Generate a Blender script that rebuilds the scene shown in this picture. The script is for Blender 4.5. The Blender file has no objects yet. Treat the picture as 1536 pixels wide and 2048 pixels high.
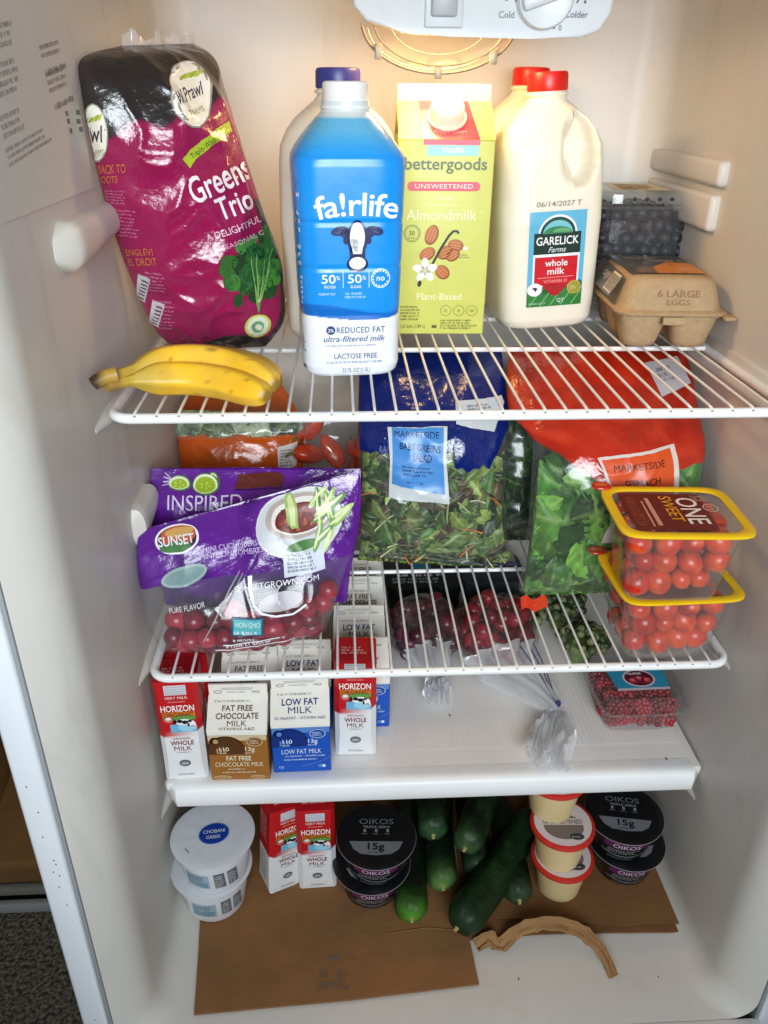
import bpy, bmesh, math, random
from math import sin, cos, pi, sqrt, radians, hypot, atan2
from mathutils import Vector, Matrix, noise
S = bpy.context.scene
COL = S.collection
random.seed(7)

# ------------------------------------------------------------------ camera, light, exposure
cd = bpy.data.cameras.new('camera')
cam = bpy.data.objects.new('camera', cd)
COL.objects.link(cam)
cd.sensor_fit = 'VERTICAL'
cd.sensor_height = 24.0
cd.lens = 24.0 * 1600 / 2048
cd.clip_start = 0.02
cd.clip_end = 60
_p, _y, _r = radians(-27.963), radians(-3.2286), radians(-0.6009)
_M = (Matrix.Rotation(_y, 3, 'Z') @ Matrix.Rotation(_p, 3, 'X') @ Matrix.Rotation(_r, 3, 'Y'))
_M = _M @ Matrix.Rotation(radians(90), 3, 'X')
cam.matrix_world = Matrix.Translation((-0.1017, -0.6465, 0.2443)) @ _M.to_4x4()
S.camera = cam

W = bpy.data.worlds.new('World')
S.world = W
W.use_nodes = True
W.node_tree.nodes['Background'].inputs[0].default_value = (0.90, 0.97, 1.0, 1)
W.node_tree.nodes['Background'].inputs[1].default_value = 0.055


def lamp(name, kind, loc, target, energy, color, **kw):
    l = bpy.data.lights.new(name, kind)
    l.energy = energy
    l.color = color
    for k, v in kw.items():
        setattr(l, k, v)
    o = bpy.data.objects.new(name, l)
    COL.objects.link(o)
    o.location = loc
    if target is not None:
        o.rotation_euler = (Vector(target) - Vector(loc)).to_track_quat('-Z', 'Y').to_euler()
    return o


# the room's daylight falling in through the open door, and the refrigerator's own warm bulb
lamp('room_daylight', 'AREA', (0.02, -1.50, 0.40), (0.0, 0.1, 0.10), 10.5, (0.87, 0.945, 1.0), shape='RECTANGLE', size=1.0, size_y=0.7, spread=radians(90))
lamp('bulb', 'AREA', (-0.003, 0.255, 0.316), (-0.003, 0.235, 0.0), 1.2, (1.0, 0.58, 0.24), shape='DISK', size=0.06)

S.view_settings.view_transform = 'Standard'
S.view_settings.look = 'None'
S.view_settings.exposure = 0.0
S.view_settings.gamma = 1.0
S.view_settings.use_curve_mapping = False
S.cycles.max_bounces = 8
S.cycles.diffuse_bounces = 5
S.cycles.transparent_max_bounces = 24
S.cycles.caustics_reflective = False
S.cycles.caustics_refractive = False
S.cycles.sample_clamp_indirect = 4.0


# ------------------------------------------------------------------ helpers
def lin(c):
    return tuple(((x / 255) / 12.92 if x / 255 <= 0.04045 else ((x / 255 + 0.055) / 1.055) ** 2.4) for x in c[:3])


class B:
    """collects shapes into one mesh; every vertex carries its own ink colour"""

    def __init__(s):
        s.v, s.f, s.c = [], [], []

    def add(s, verts, faces, col, M=None):
        o = len(s.v)
        if M is not None:
            verts = [M @ Vector(p) for p in verts]
        s.v += [tuple(p) for p in verts]
        s.f += [tuple(i + o for i in f) for f in faces]
        if callable(col):
            s.c += [lin(col(Vector(p))) for p in s.v[o:]]
        else:
            s.c += [lin(col)] * len(verts)

    def bm(s, bm, col, M=None):
        bm.verts.ensure_lookup_table()
        bm.verts.index_update()
        s.add([v.co.copy() for v in bm.verts], [[v.index for v in f.verts] for f in bm.faces], col, M)
        bm.free()

    def box(s, x0, y0, z0, x1, y1, z1, col, bev=0, seg=2, M=None):
        bm = bmesh.new()
        bmesh.ops.create_cube(bm, size=1)
        for v in bm.verts:
            v.co = Vector(((x0 + x1) / 2 + v.co.x * (x1 - x0), (y0 + y1) / 2 + v.co.y * (y1 - y0), (z0 + z1) / 2 + v.co.z * (z1 - z0)))
        if bev:
            bmesh.ops.bevel(bm, geom=bm.edges[:], offset=bev, segments=seg, affect='EDGES', profile=0.5)
        s.bm(bm, col, M)

    def loft(s, rings, col, cap0=True, cap1=True, closed=True, M=None):
        n = len(rings[0])
        vs = [p for r in rings for p in r]
        fs = []
        for i in range(len(rings) - 1):
            for j in range(n if closed else n - 1):
                k = (j + 1) % n
                fs.append((i * n + j, i * n + k, (i + 1) * n + k, (i + 1) * n + j))
        if cap0:
            fs.append(tuple(range(n - 1, -1, -1)))
        if cap1:
            fs.append(tuple((len(rings) - 1) * n + j for j in range(n)))
        s.add(vs, fs, col, M)

    def tube(s, path, r, col, n=8, closed=False, cap=True):
        P = [Vector(p) for p in path]
        m = len(P)
        rings = []
        up = None
        for i in range(m):
            if closed:
                t = P[(i + 1) % m] - P[i - 1]
            else:
                t = P[min(i + 1, m - 1)] - P[max(i - 1, 0)]
            t.normalize()
            if up is None:
                up = Vector((0, 0, 1)) if abs(t.z) < 0.9 else Vector((1, 0, 0))
            a = t.cross(up)
            if a.length < 1e-6:
                a = t.orthogonal()
            a.normalize()
            b = a.cross(t)
            up = b
            rr = r(i / max(1, m - 1)) if callable(r) else r
            rings.append([P[i] + a * (rr * cos(2 * pi * k / n)) + b * (rr * sin(2 * pi * k / n)) for k in range(n)])
        if closed:
            rings.append(rings[0])
        s.loft(rings, col, cap and not closed, cap and not closed)

    def ball(s, c, r, col, nu=14, nv=9, M=None, dent=0):
        c = Vector(c)
        if not hasattr(r, '__len__'):
            r = (r, r, r)
        rings = []
        for i in range(nv + 1):
            th = pi * (0.02 + 0.96 * i / nv)
            k = 1.0 - dent * max(0, -cos(th) - 0.6)
            rings.append([Vector((r[0] * sin(th) * cos(2 * pi * j / nu), r[1] * sin(th) * sin(2 * pi * j / nu), -r[2] * cos(th) * k)) for j in range(nu)])
        if M is not None:
            rings = [[M @ p for p in q] for q in rings]
        s.loft([[p + c for p in q] for q in rings], col)

    def grid(s, fn, nu, nv, col, M=None, closed=False):
        s.loft([[fn(u / (nu if closed else nu - 1), v / (nv - 1)) for u in range(nu)] for v in range(nv)], col, False, False, closed, M)

    def mesh(s, name, sharp=42):
        me = bpy.data.meshes.new(name)
        me.from_pydata(s.v, [], s.f)
        a = me.color_attributes.new('Col', 'FLOAT_COLOR', 'POINT')
        flat = []
        for c in s.c:
            flat += [c[0], c[1], c[2], 1.0]
        a.data.foreach_set('color', flat)
        me.polygons.foreach_set('use_smooth', [True] * len(me.polygons))
        me.update()
        me.set_sharp_from_angle(angle=radians(sharp))
        return me


def obj(name, b, mat, parent=None, loc=None, sharp=42):
    o = bpy.data.objects.new(name, b.mesh(name, sharp))
    COL.objects.link(o)
    o.data.materials.append(mat)
    if parent is not None:
        o.parent = parent
    if loc is not None:
        o.location = loc
    return o


def tag(o, label, cat, group=None):
    o['label'] = label
    o['category'] = cat
    if group:
        o['group'] = group
    return o


def thing(name, label, cat, loc=(0, 0, 0), rz=0, group=None, tilt=(0, 0)):
    o = bpy.data.objects.new(name, None)
    COL.objects.link(o)
    o.empty_display_size = 0.02
    o.location = loc
    o.rotation_euler = (radians(tilt[0]), radians(tilt[1]), radians(rz))
    return tag(o, label, cat, group)


def dup(root, loc, rz=None, label=None, tilt=None):
    r = root.copy()
    COL.objects.link(r)
    r.location = loc
    if rz is not None:
        r.rotation_euler.z = radians(rz)
    if tilt is not None:
        r.rotation_euler.x, r.rotation_euler.y = radians(tilt[0]), radians(tilt[1])
    if label:
        r['label'] = label
    for ch in list(root.children):
        c = ch.copy()
        COL.objects.link(c)
        c.parent = r
        for g in list(ch.children):
            d = g.copy()
            COL.objects.link(d)
            d.parent = c
    return r


def structure(o):
    o['kind'] = 'structure'
    return o


# ------------------------------------------------------------------ materials
def nodes(name):
    m = bpy.data.materials.new(name)
    m.use_nodes = True
    t = m.node_tree
    return m, t, t.nodes['Principled BSDF'], t.nodes['Material Output']


def add_bump(t, p, scale, strength, dist=0.002, detail=4, kind='NOISE', stretch=None):
    tc = t.nodes.new('ShaderNodeTexCoord')
    if kind == 'NOISE':
        n = t.nodes.new('ShaderNodeTexNoise')
        n.inputs['Detail'].default_value = detail
        out = n.outputs['Fac']
    else:
        n = t.nodes.new('ShaderNodeTexVoronoi')
        n.feature = 'DISTANCE_TO_EDGE' if kind == 'CREASE' else 'F1'
        out = n.outputs['Distance']
    n.inputs['Scale'].default_value = scale
    src = tc.outputs['Object']
    if stretch:
        mp = t.nodes.new('ShaderNodeMapping')
        mp.inputs['Scale'].default_value = stretch
        t.links.new(src, mp.inputs['Vector'])
        src = mp.outputs['Vector']
    t.links.new(src, n.inputs['Vector'])
    b = t.nodes.new('ShaderNodeBump')
    b.inputs['Strength'].default_value = strength
    b.inputs['Distance'].default_value = dist
    t.links.new(out, b.inputs['Height'])
    t.links.new(b.outputs['Normal'], p.inputs['Normal'])
    return b


def ink(name, rough=0.5, coat=0.0, spec=0.5, bump=None, mottle=0.06, mscale=60, sss=0.0, sheen=0, trans=0):
    """surface whose own printed or moulded colour sits on the mesh, with a little wear"""
    m, t, p, o = nodes(name)
    a = t.nodes.new('ShaderNodeVertexColor')
    a.layer_name = 'Col'
    tc = t.nodes.new('ShaderNodeTexCoord')
    n = t.nodes.new('ShaderNodeTexNoise')
    n.inputs['Scale'].default_value = mscale
    n.inputs['Detail'].default_value = 5
    t.links.new(tc.outputs['Object'], n.inputs['Vector'])
    mr = t.nodes.new('ShaderNodeMapRange')
    mr.inputs['From Min'].default_value = 0.25
    mr.inputs['From Max'].default_value = 0.75
    mr.inputs['To Min'].default_value = 1 - mottle
    mr.inputs['To Max'].default_value = 1 + mottle
    t.links.new(n.outputs['Fac'], mr.inputs['Value'])
    mx = t.nodes.new('ShaderNodeVectorMath')
    mx.operation = 'SCALE'
    t.links.new(a.outputs['Color'], mx.inputs[0])
    t.links.new(mr.outputs['Result'], mx.inputs['Scale'])
    t.links.new(mx.outputs['Vector'], p.inputs['Base Color'])
    rr = t.nodes.new('ShaderNodeMapRange')
    rr.inputs['To Min'].default_value = max(0.02, rough - 0.08)
    rr.inputs['To Max'].default_value = min(1, rough + 0.08)
    t.links.new(n.outputs['Fac'], rr.inputs['Value'])
    t.links.new(rr.outputs['Result'], p.inputs['Roughness'])
    p.inputs['Specular IOR Level'].default_value = spec
    p.inputs['Coat Weight'].default_value = coat
    p.inputs['Coat Roughness'].default_value = 0.12
    if sss:
        p.inputs['Subsurface Weight'].default_value = sss
        p.inputs['Subsurface Radius'].default_value = (1.0, 0.7, 0.45)
        p.inputs['Subsurface Scale'].default_value = 0.012
    if trans:
        p.inputs['Transmission Weight'].default_value = trans
    if bump:
        add_bump(t, p, *bump[:2], **(bump[2] if len(bump) > 2 else {}))
    return m


def film(name, tint=(235, 240, 240), haze=0.08, gloss=0.12, bump=(40, 0.6, {}), rough=0.12, edge=0.35):
    """thin clear plastic: lets what is inside show, with glints and a slight haze"""
    m, t, p, o = nodes(name)
    p.inputs['Base Color'].default_value = (*lin(tint), 1)
    p.inputs['Roughness'].default_value = rough
    p.inputs['Specular IOR Level'].default_value = 0.6
    b = add_bump(t, p, *bump[:2], **bump[2])
    tr = t.nodes.new('ShaderNodeBsdfTransparent')
    tr.inputs['Color'].default_value = (0.97, 0.98, 0.98, 1)
    gl = t.nodes.new('ShaderNodeBsdfGlossy')
    gl.inputs['Roughness'].default_value = rough
    t.links.new(b.outputs['Normal'], gl.inputs['Normal'])
    lw = t.nodes.new('ShaderNodeLayerWeight')
    lw.inputs['Blend'].default_value = 0.5
    t.links.new(b.outputs['Normal'], lw.inputs['Normal'])
    pw = t.nodes.new('ShaderNodeMath')
    pw.operation = 'POWER'
    pw.inputs[1].default_value = 3.0
    t.links.new(lw.outputs['Facing'], pw.inputs[0])
    m1 = t.nodes.new('ShaderNodeMixShader')
    m1.inputs['Fac'].default_value = haze
    t.links.new(tr.outputs['BSDF'], m1.inputs[1])
    t.links.new(p.outputs['BSDF'], m1.inputs[2])
    ml = t.nodes.new('ShaderNodeMath')
    ml.operation = 'MULTIPLY_ADD'
    ml.inputs[1].default_value = edge
    ml.inputs[2].default_value = gloss
    ml.use_clamp = True
    t.links.new(pw.outputs['Value'], ml.inputs[0])
    m2 = t.nodes.new('ShaderNodeMixShader')
    t.links.new(ml.outputs['Value'], m2.inputs['Fac'])
    t.links.new(m1.outputs['Shader'], m2.inputs[1])
    t.links.new(gl.outputs['BSDF'], m2.inputs[2])
    t.links.new(m2.outputs['Shader'], o.inputs['Surface'])
    return m


MAT = dict(
    liner=ink('liner_plastic', 0.42, spec=0.4, bump=(14, 0.06, dict(dist=0.004)), mottle=0.055, mscale=6),
    enamel=ink('painted_steel', 0.3, spec=0.5, bump=(320, 0.05, dict(dist=0.001)), mottle=0.02, mscale=9),
    plastic=ink('moulded_plastic', 0.35, spec=0.5, mottle=0.03),
    wire=ink('coated_wire', 0.3, spec=0.5, mottle=0.05, mscale=90),
    shelf=ink('shelf_plastic', 0.4, spec=0.4, mottle=0.03, mscale=12),
    card=ink('printed_carton', 0.42, spec=0.45, bump=(25, 0.05, dict(dist=0.003)), mottle=0.04),
    kraft=ink('kraft_cardboard', 0.85, spec=0.2, bump=(55, 0.45, dict(dist=0.003, detail=9)), mottle=0.20, mscale=13),
    pulp=ink('moulded_pulp', 0.95, spec=0.1, bump=(420, 0.7, dict(dist=0.0016)), mottle=0.10, mscale=140),
    label=ink('glossy_label', 0.3, spec=0.5, mottle=0.03),
    paper=ink('plain_paper', 0.75, spec=0.3, mottle=0.03),
    wrap=ink('printed_sleeve', 0.27, spec=0.5, bump=(18, 0.10, dict(dist=0.004)), mottle=0.03),
    hdpe=ink('milky_plastic', 0.38, spec=0.4, sss=0.35, mottle=0.03, mscale=30, bump=(45, 0.06, dict(dist=0.003))),
    cap=ink('bottle_cap', 0.36, spec=0.5, mottle=0.04),
    bag=ink('printed_bag_film', 0.2, spec=0.6, bump=(34, 0.7, dict(dist=0.007, detail=5)), mottle=0.08, mscale=25, coat=0.3),
    fruit=ink('fruit_skin', 0.30, spec=0.5, bump=(120, 0.12, dict(dist=0.001)), mottle=0.32, mscale=95, sss=0.12),
    bloom=ink('berry_skin', 0.5, spec=0.4, bump=(400, 0.2, dict(dist=0.001)), mottle=0.3, mscale=120),
    banana=ink('banana_peel', 0.42, spec=0.45, bump=(120, 0.12, dict(dist=0.001)), mottle=0.09, mscale=55, sss=0.1),
    leaf=ink('leaf_skin', 0.42, spec=0.4, bump=(170, 0.8, dict(dist=0.0015)), mottle=0.38, mscale=110),
    cuke=ink('cucumber_skin', 0.46, spec=0.3, bump=(150, 0.55, dict(dist=0.002)), mottle=0.35, mscale=70),
    foil=ink('foil_lid', 0.35, spec=0.6, bump=(40, 0.12, dict(dist=0.003)), mottle=0.03),
    rubber=ink('gasket_rubber', 0.6, mottle=0.05),
    clear=film('clear_tray_plastic', haze=0.05, gloss=0.05, bump=(20, 0.2, dict(dist=0.003)), rough=0.06, edge=0.28),
    cling=film('thin_clear_bag', haze=0.03, gloss=0.055, bump=(16, 0.45, dict(dist=0.010, detail=2)), rough=0.15, edge=0.5),
    tub=film('foggy_tub_plastic', tint=(244, 232, 224), haze=0.075, gloss=0.06, bump=(22, 0.3, dict(dist=0.004, detail=2)), rough=0.10, edge=0.5),
    lamp_cover=film('lamp_cover_plastic', tint=(235, 222, 196), haze=0.035, gloss=0.05, bump=(9, 0.1, dict(dist=0.003)), rough=0.1, edge=0.45),
)


def gathered(name):
    """many thin layers of clear bag bunched together: whitish, light passes through"""
    m = film(name, haze=0.0, gloss=0.05, bump=(60, 0.5, dict(dist=0.003, detail=2)), rough=0.16, edge=0.12)
    t = m.node_tree
    df = t.nodes.new('ShaderNodeBsdfDiffuse')
    tl = t.nodes.new('ShaderNodeBsdfTranslucent')
    for q in (df, tl):
        q.inputs['Color'].default_value = (0.95, 0.955, 0.97, 1)
    mx = t.nodes.new('ShaderNodeMixShader')
    mx.inputs['Fac'].default_value = 0.5
    t.links.new(df.outputs['BSDF'], mx.inputs[1])
    t.links.new(tl.outputs['BSDF'], mx.inputs[2])
    for n in t.nodes:
        if n.type == 'MIX_SHADER' and n.inputs[1].is_linked and n.inputs[1].links[0].from_node.type == 'BSDF_TRANSPARENT':
            n.inputs['Fac'].default_value = 0.50
            n.inputs[1].links[0].from_node.inputs['Color'].default_value = (1, 1, 1, 1)
            t.links.new(mx.outputs['Shader'], n.inputs[2])
    return m


MAT['knot'] = gathered('gathered_clear_bag')

# smears and yellowed streaks that years of use left on the liner
_t = MAT['liner'].node_tree
_p = _t.nodes['Principled BSDF']
_src = _p.inputs['Base Color'].links[0].from_socket
_tc = _t.nodes.new('ShaderNodeTexCoord')
_mp = _t.nodes.new('ShaderNodeMapping')
_mp.inputs['Scale'].default_value = (9, 9, 2.6)
_t.links.new(_tc.outputs['Object'], _mp.inputs['Vector'])
_n = _t.nodes.new('ShaderNodeTexNoise')
_n.inputs['Scale'].default_value = 1.6
_n.inputs['Detail'].default_value = 9
_n.inputs['Roughness'].default_value = 0.68
_n.inputs['Distortion'].default_value = 0.6
_t.links.new(_mp.outputs['Vector'], _n.inputs['Vector'])
_r = _t.nodes.new('ShaderNodeMapRange')
_r.inputs['From Min'].default_value = 0.54
_r.inputs['From Max'].default_value = 0.76
_r.inputs['To Max'].default_value = 0.42
_t.links.new(_n.outputs['Fac'], _r.inputs['Value'])
_m = _t.nodes.new('ShaderNodeMix')
_m.data_type = 'RGBA'
_t.links.new(_r.outputs['Result'], [q for q in _m.inputs if q.name == 'Factor' and q.type == 'VALUE'][0])
_t.links.new(_src, [q for q in _m.inputs if q.name == 'A' and q.type == 'RGBA'][0])
[q for q in _m.inputs if q.name == 'B' and q.type == 'RGBA'][0].default_value = (*lin((180, 170, 150)), 1)
_t.links.new([q for q in _m.outputs if q.type == 'RGBA'][0], _p.inputs['Base Color'])

# ------------------------------------------------------------------ printing: flat artwork that is wrapped on to a face
_TXT = {}


def text_mesh(s, bold=0.0, shear=0.0, spacing=1.0):
    key = (s, bold, shear, spacing)
    if key not in _TXT:
        cu = bpy.data.curves.new('t', 'FONT')
        cu.body = s
        cu.size = 1.0
        cu.offset = bold
        cu.shear = shear
        cu.space_character = spacing
        cu.resolution_u = 3
        cu.align_x = 'LEFT'
        o = bpy.data.objects.new('t', cu)
        COL.objects.link(o)
        dg = bpy.context.evaluated_depsgraph_get()
        me = bpy.data.meshes.new_from_object(o.evaluated_get(dg))
        vs = [(v.co.x, v.co.y) for v in me.vertices]
        fs = [tuple(q.vertices) for q in me.polygons]
        bpy.data.objects.remove(o)
        bpy.data.curves.remove(cu)
        bpy.data.meshes.remove(me)
        _TXT[key] = (vs, fs)
    return _TXT[key]


class Ink:
    def __init__(s):
        s.items = []

    def put(s, vs, fs, col, l):
        s.items.append((vs, fs, col, l))

    def poly(s, pts, col, l=1):
        s.put(list(pts), [tuple(range(len(pts)))], col, l)

    def rect(s, x0, y0, x1, y1, col, l=1):
        s.poly([(x0, y0), (x1, y0), (x1, y1), (x0, y1)], col, l)

    def rrect(s, x0, y0, x1, y1, r, col, l=1):
        pts = []
        for cx, cy, a in ((x1 - r, y0 + r, -90), (x1 - r, y1 - r, 0), (x0 + r, y1 - r, 90), (x0 + r, y0 + r, 180)):
            for k in range(6):
                t = radians(a + 18 * k)
                pts.append((cx + r * cos(t), cy + r * sin(t)))
        s.poly(pts, col, l)

    def ell(s, cx, cy, rx, ry, col, l=1, n=28, rot=0, a0=0, a1=360):
        c, q = cos(radians(rot)), sin(radians(rot))
        pts = []
        full = (a1 - a0) >= 360
        for k in range(n if full else n + 1):
            t = radians(a0 + (a1 - a0) * k / n)
            x, y = rx * cos(t), ry * sin(t)
            pts.append((cx + x * c - y * q, cy + x * q + y * c))
        s.poly(pts, col, l)

    def ring(s, cx, cy, rx, ry, w, col, l=1, n=32, rot=0, a0=0, a1=360):
        c, q = cos(radians(rot)), sin(radians(rot))
        vs, fs = [], []
        for k in range(n + 1):
            t = radians(a0 + (a1 - a0) * k / n)
            for d in (0, w):
                x, y = (rx - d) * cos(t), (ry - d) * sin(t)
                vs.append((cx + x * c - y * q, cy + x * q + y * c))
        for k in range(n):
            fs.append((2 * k, 2 * k + 2, 2 * k + 3, 2 * k + 1))
        s.put(vs, fs, col, l)

    def line(s, pts, w, col, l=1):
        vs, fs = [], []
        for i, p in enumerate(pts):
            a, b = pts[max(0, i - 1)], pts[min(len(pts) - 1, i + 1)]
            dx, dy = b[0] - a[0], b[1] - a[1]
            d = hypot(dx, dy) or 1
            vs += [(p[0] - dy / d * w / 2, p[1] + dx / d * w / 2), (p[0] + dy / d * w / 2, p[1] - dx / d * w / 2)]
        for i in range(len(pts) - 1):
            fs.append((2 * i, 2 * i + 1, 2 * i + 3, 2 * i + 2))
        s.put(vs, fs, col, l)

    def text(s, t, x, y, h, col, w=None, al='C', b=0.015, rot=0, sh=0, l=4, arc=None, sp=1.0):
        """h = capital height, (x, y) = base line; w squeezes to a width; arc bends on a radius"""
        vs, fs = text_mesh(t, -0.004 if 'M' in t else b * 0.32, sh, sp)
        if not vs:
            return
        k = h / 0.70
        x0, x1 = min(v[0] for v in vs), max(v[0] for v in vs)
        kx = k if w is None else w / (x1 - x0)
        ox = {'C': (x0 + x1) / 2, 'L': x0, 'R': x1}[al]
        c, q = cos(radians(rot)), sin(radians(rot))
        out = []
        for vx, vy in vs:
            px, py = (vx - ox) * kx, vy * k
            if arc:
                a = px / arc
                px, py = (arc + py) * sin(a), (arc + py) * cos(a) - arc
            out.append((x + px * c - py * q, y + px * q + py * c))
        s.put(out, fs, col, l)

    def rows(s, x0, y0, x1, y1, n, col, l=3, fill=0.5, rot=0):
        """rows of print too small to read: letter-like strokes in word-length groups"""
        rnd = random.Random(int(abs(x0 * 7919 + y0 * 104729) * 1e4) + n)
        dy = (y1 - y0) / n
        c, q = cos(radians(rot)), sin(radians(rot))
        vs, fs = [], []

        def bar(ax, ay, bx, by):
            o = len(vs)
            for a, b in ((ax, ay), (bx, ay), (bx, by), (ax, by)):
                u, v = a - x0, b - y0
                vs.append((x0 + u * c - v * q, y0 + u * q + v * c))
            fs.append((o, o + 1, o + 2, o + 3))
        h = dy * (fill + 0.12)
        w = h * 0.62
        st = h * 0.22
        for i in range(n):
            x = x0
            yb = y0 + i * dy
            end = x1 - (x1 - x0) * rnd.random() * 0.25
            left = rnd.randint(2, 8)
            while x + w < end:
                k = rnd.randrange(6)
                if k != 5:
                    bar(x, yb, x + st, yb + h)
                if k in (0, 2, 5):
                    bar(x + w - st, yb, x + w, yb + h)
                if k in (1, 2, 4, 5):
                    bar(x + st, yb + h - st, x + w - (0 if k == 1 else st), yb + h)
                if k in (0, 1, 3):
                    bar(x + st, yb + h * 0.42, x + w - st, yb + h * 0.42 + st)
                if k in (3, 4):
                    bar(x + st, yb, x + w, yb + st)
                x += w * 1.28
                left -= 1
                if left <= 0:
                    x += w * 0.7
                    left = rnd.randint(2, 8)
        if fs:
            s.put(vs, fs, col, l)

    def to(s, b, fn, off=0.00025, step=0.00012, maxlen=None):
        for vs, fs, col, l in s.items:
            bm = bmesh.new()
            bv = [bm.verts.new((p[0], p[1], 0)) for p in vs]
            for f in fs:
                try:
                    bm.faces.new([bv[i] for i in f])
                except ValueError:
                    pass
            if maxlen:
                bmesh.ops.triangulate(bm, faces=bm.faces[:])
                for it in range(7):
                    es = [e for e in bm.edges if e.calc_length() > maxlen]
                    if not es:
                        break
                    bmesh.ops.subdivide_edges(bm, edges=es, cuts=1)
                    bmesh.ops.triangulate(bm, faces=bm.faces[:])
            else:
                bmesh.ops.triangulate(bm, faces=[f for f in bm.faces if len(f.verts) > 4])
            bm.verts.index_update()
            pts = [fn(v.co.x, v.co.y, off + step * l) for v in bm.verts]
            b.add(pts, [[v.index for v in f.verts] for f in bm.faces], col)
            bm.free()
        return b


def plane_fn(o, ux, uy):
    o, ux, uy = Vector(o), Vector(ux).normalized(), Vector(uy).normalized()
    n = ux.cross(uy)
    return lambda x, y, d: o + ux * x + uy * y + n * d


def superring(rx, ry, n, cx, cy, z, seg=48):
    pts = []
    for k in range(seg):
        t = 2 * pi * k / seg
        c, s_ = cos(t), sin(t)
        r = (abs(c) ** n + abs(s_) ** n) ** (-1 / n)
        pts.append(Vector((cx + rx * r * c, cy + ry * r * s_, z)))
    return pts


def lerp_sections(secs, z):
    if z <= secs[0][0]:
        return secs[0][1:]
    for a, b in zip(secs, secs[1:]):
        if z <= b[0]:
            t = (z - a[0]) / (b[0] - a[0]) if b[0] > a[0] else 0
            return tuple(p + (q - p) * t for p, q in zip(a[1:], b[1:]))
    return secs[-1][1:]


def bottle(b, secs, col, seg=56, dz=None, cap0=True, cap1=True, M=None):
    """secs: (z, rx, ry, squareness[, cx, cy])"""
    secs = [tuple(q) + (0, 0) if len(q) == 4 else tuple(q) for q in secs]
    zs = []
    for a, c in zip(secs, secs[1:]):
        n = max(1, int((c[0] - a[0]) / dz)) if dz else 1
        zs += [a[0] + (c[0] - a[0]) * i / n for i in range(n)]
    zs.append(secs[-1][0])
    rings = []
    for z in zs:
        rx, ry, n, cx, cy = lerp_sections(secs, z)
        rings.append(superring(rx, ry, n, cx, cy, z, seg))
    b.loft(rings, col, cap0, cap1, True, M)
    return secs


def front_fn(secs, x0=0, z0=0):
    """maps artwork (x, height) on to the camera-facing side of a lofted bottle"""
    def fn(x, y, d):
        z = y + z0
        rx, ry, n, cx, cy = lerp_sections(secs, z)
        xx = max(-0.985, min(0.985, (x + x0 - cx) / rx))
        yy = cy - ry * (1 - abs(xx) ** n) ** (1 / n)
        # outward normal of the outline
        nx = abs(xx) ** (n - 1) * (1 if xx >= 0 else -1) / rx
        ny = -(max(1e-6, 1 - abs(xx) ** n)) ** ((n - 1) / n) / ry
        q = hypot(nx, ny)
        return Vector((x + x0 + nx / q * d, yy + ny / q * d, z))
    return fn


def round_fn(r_of_z):
    """artwork (arc length, height) on a round cup, centred on the -y side"""
    def fn(x, y, d):
        r = r_of_z(y)
        a = x / r
        return Vector(((r + d) * sin(a), -(r + d) * cos(a), y))
    return fn


# ------------------------------------------------------------------ the refrigerator
ZF, ZC, YB = -0.66, 0.365, 0.46
fr = thing('refrigerator', 'white refrigerator standing open, its stained liner lit warm by the bulb at the top', 'refrigerator', (0, 0.15, -0.90))
FO = Vector((0, -0.15, 0.90))        # parts are written in scene coordinates


def fpart(name, b, mat, parent=None, sharp=42):
    o = obj(name, b, mat, parent or fr, None if parent else FO, sharp)
    return o


WHITE = (213, 209, 201)


def wall_x(y):
    return 0.307 + (0.43 - y) * 0.0125


XS = -0.004       # the cabinet sits a touch left of the shelves


def plan(inset):
    half = []
    for k in range(7):      # lip, curling outwards at the front
        t = k / 6
        half.append((wall_x(-0.100) + 0.031 * (1 - t) ** 2.4, -0.150 + 0.050 * t))
    for k in range(1, 10):
        y = -0.100 + 0.515 * k / 9
        half.append((wall_x(y), y))
    for k in range(1, 8):
        a = radians(90 * k / 7)
        half.append((wall_x(0.42) - 0.04 * (1 - cos(a)), 0.42 + 0.04 * sin(a)))
    half = [(x - inset, min(y, YB - inset)) for x, y in half]
    return [(-x + XS, y) for x, y in half] + [(x + XS, y) for x, y in reversed(half)]


b = B()
rings = []
for k in range(7):
    a = radians(90 * k / 6)
    r = 0.028
    rings.append([(x, y, ZF + r - r * cos(a)) for x, y in plan(r * (1 - sin(a)))])
for k in range(1, 22):
    z = ZF + 0.028 + (ZC - 0.06 - ZF) * k / 21
    rings.append([(x, y, z) for x, y in plan(0)])
for k in range(1, 6):
    a = radians(90 * k / 5)
    rings.append([(x, y, ZC - 0.032 + 0.032 * sin(a)) for x, y in plan(0.032 * (1 - cos(a)))])
b.loft(rings, WHITE, True, True, False)
# floor runs out to a rounded sill
b.loft([[(-0.345, y, z), (0.345, y, z)] for y, z in ((-0.1503, ZF - 0.0002), (-0.21, ZF - 0.0005), (-0.24, ZF - 0.004), (-0.255, ZF - 0.014), (-0.26, ZF - 0.03), (-0.255, ZF - 0.06))], WHITE, False, False, False)
fpart('liner', b, MAT['liner'])
# painted cabinet round the opening
b = B()
for sx in (-1, 1):
    x0, x1 = (0.3490, 0.3745)
    b.box(XS + min(sx * x0, sx * x1), -0.154, -0.88, XS + max(sx * x0, sx * x1), 0.56, 0.44, (232, 236, 240), 0.004, 3)
b.box(-0.352, 0.475, -0.88, 0.344, 0.56, 0.44, (232, 236, 240), 0.003)
b.box(-0.352, -0.150, 0.372, 0.344, 0.474, 0.44, (232, 236, 240), 0.003)
b.box(-0.352, -0.215, -0.88, 0.344, 0.474, -0.695, (232, 236, 240), 0.003)
fpart('cabinet', b, MAT['enamel'])
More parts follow.
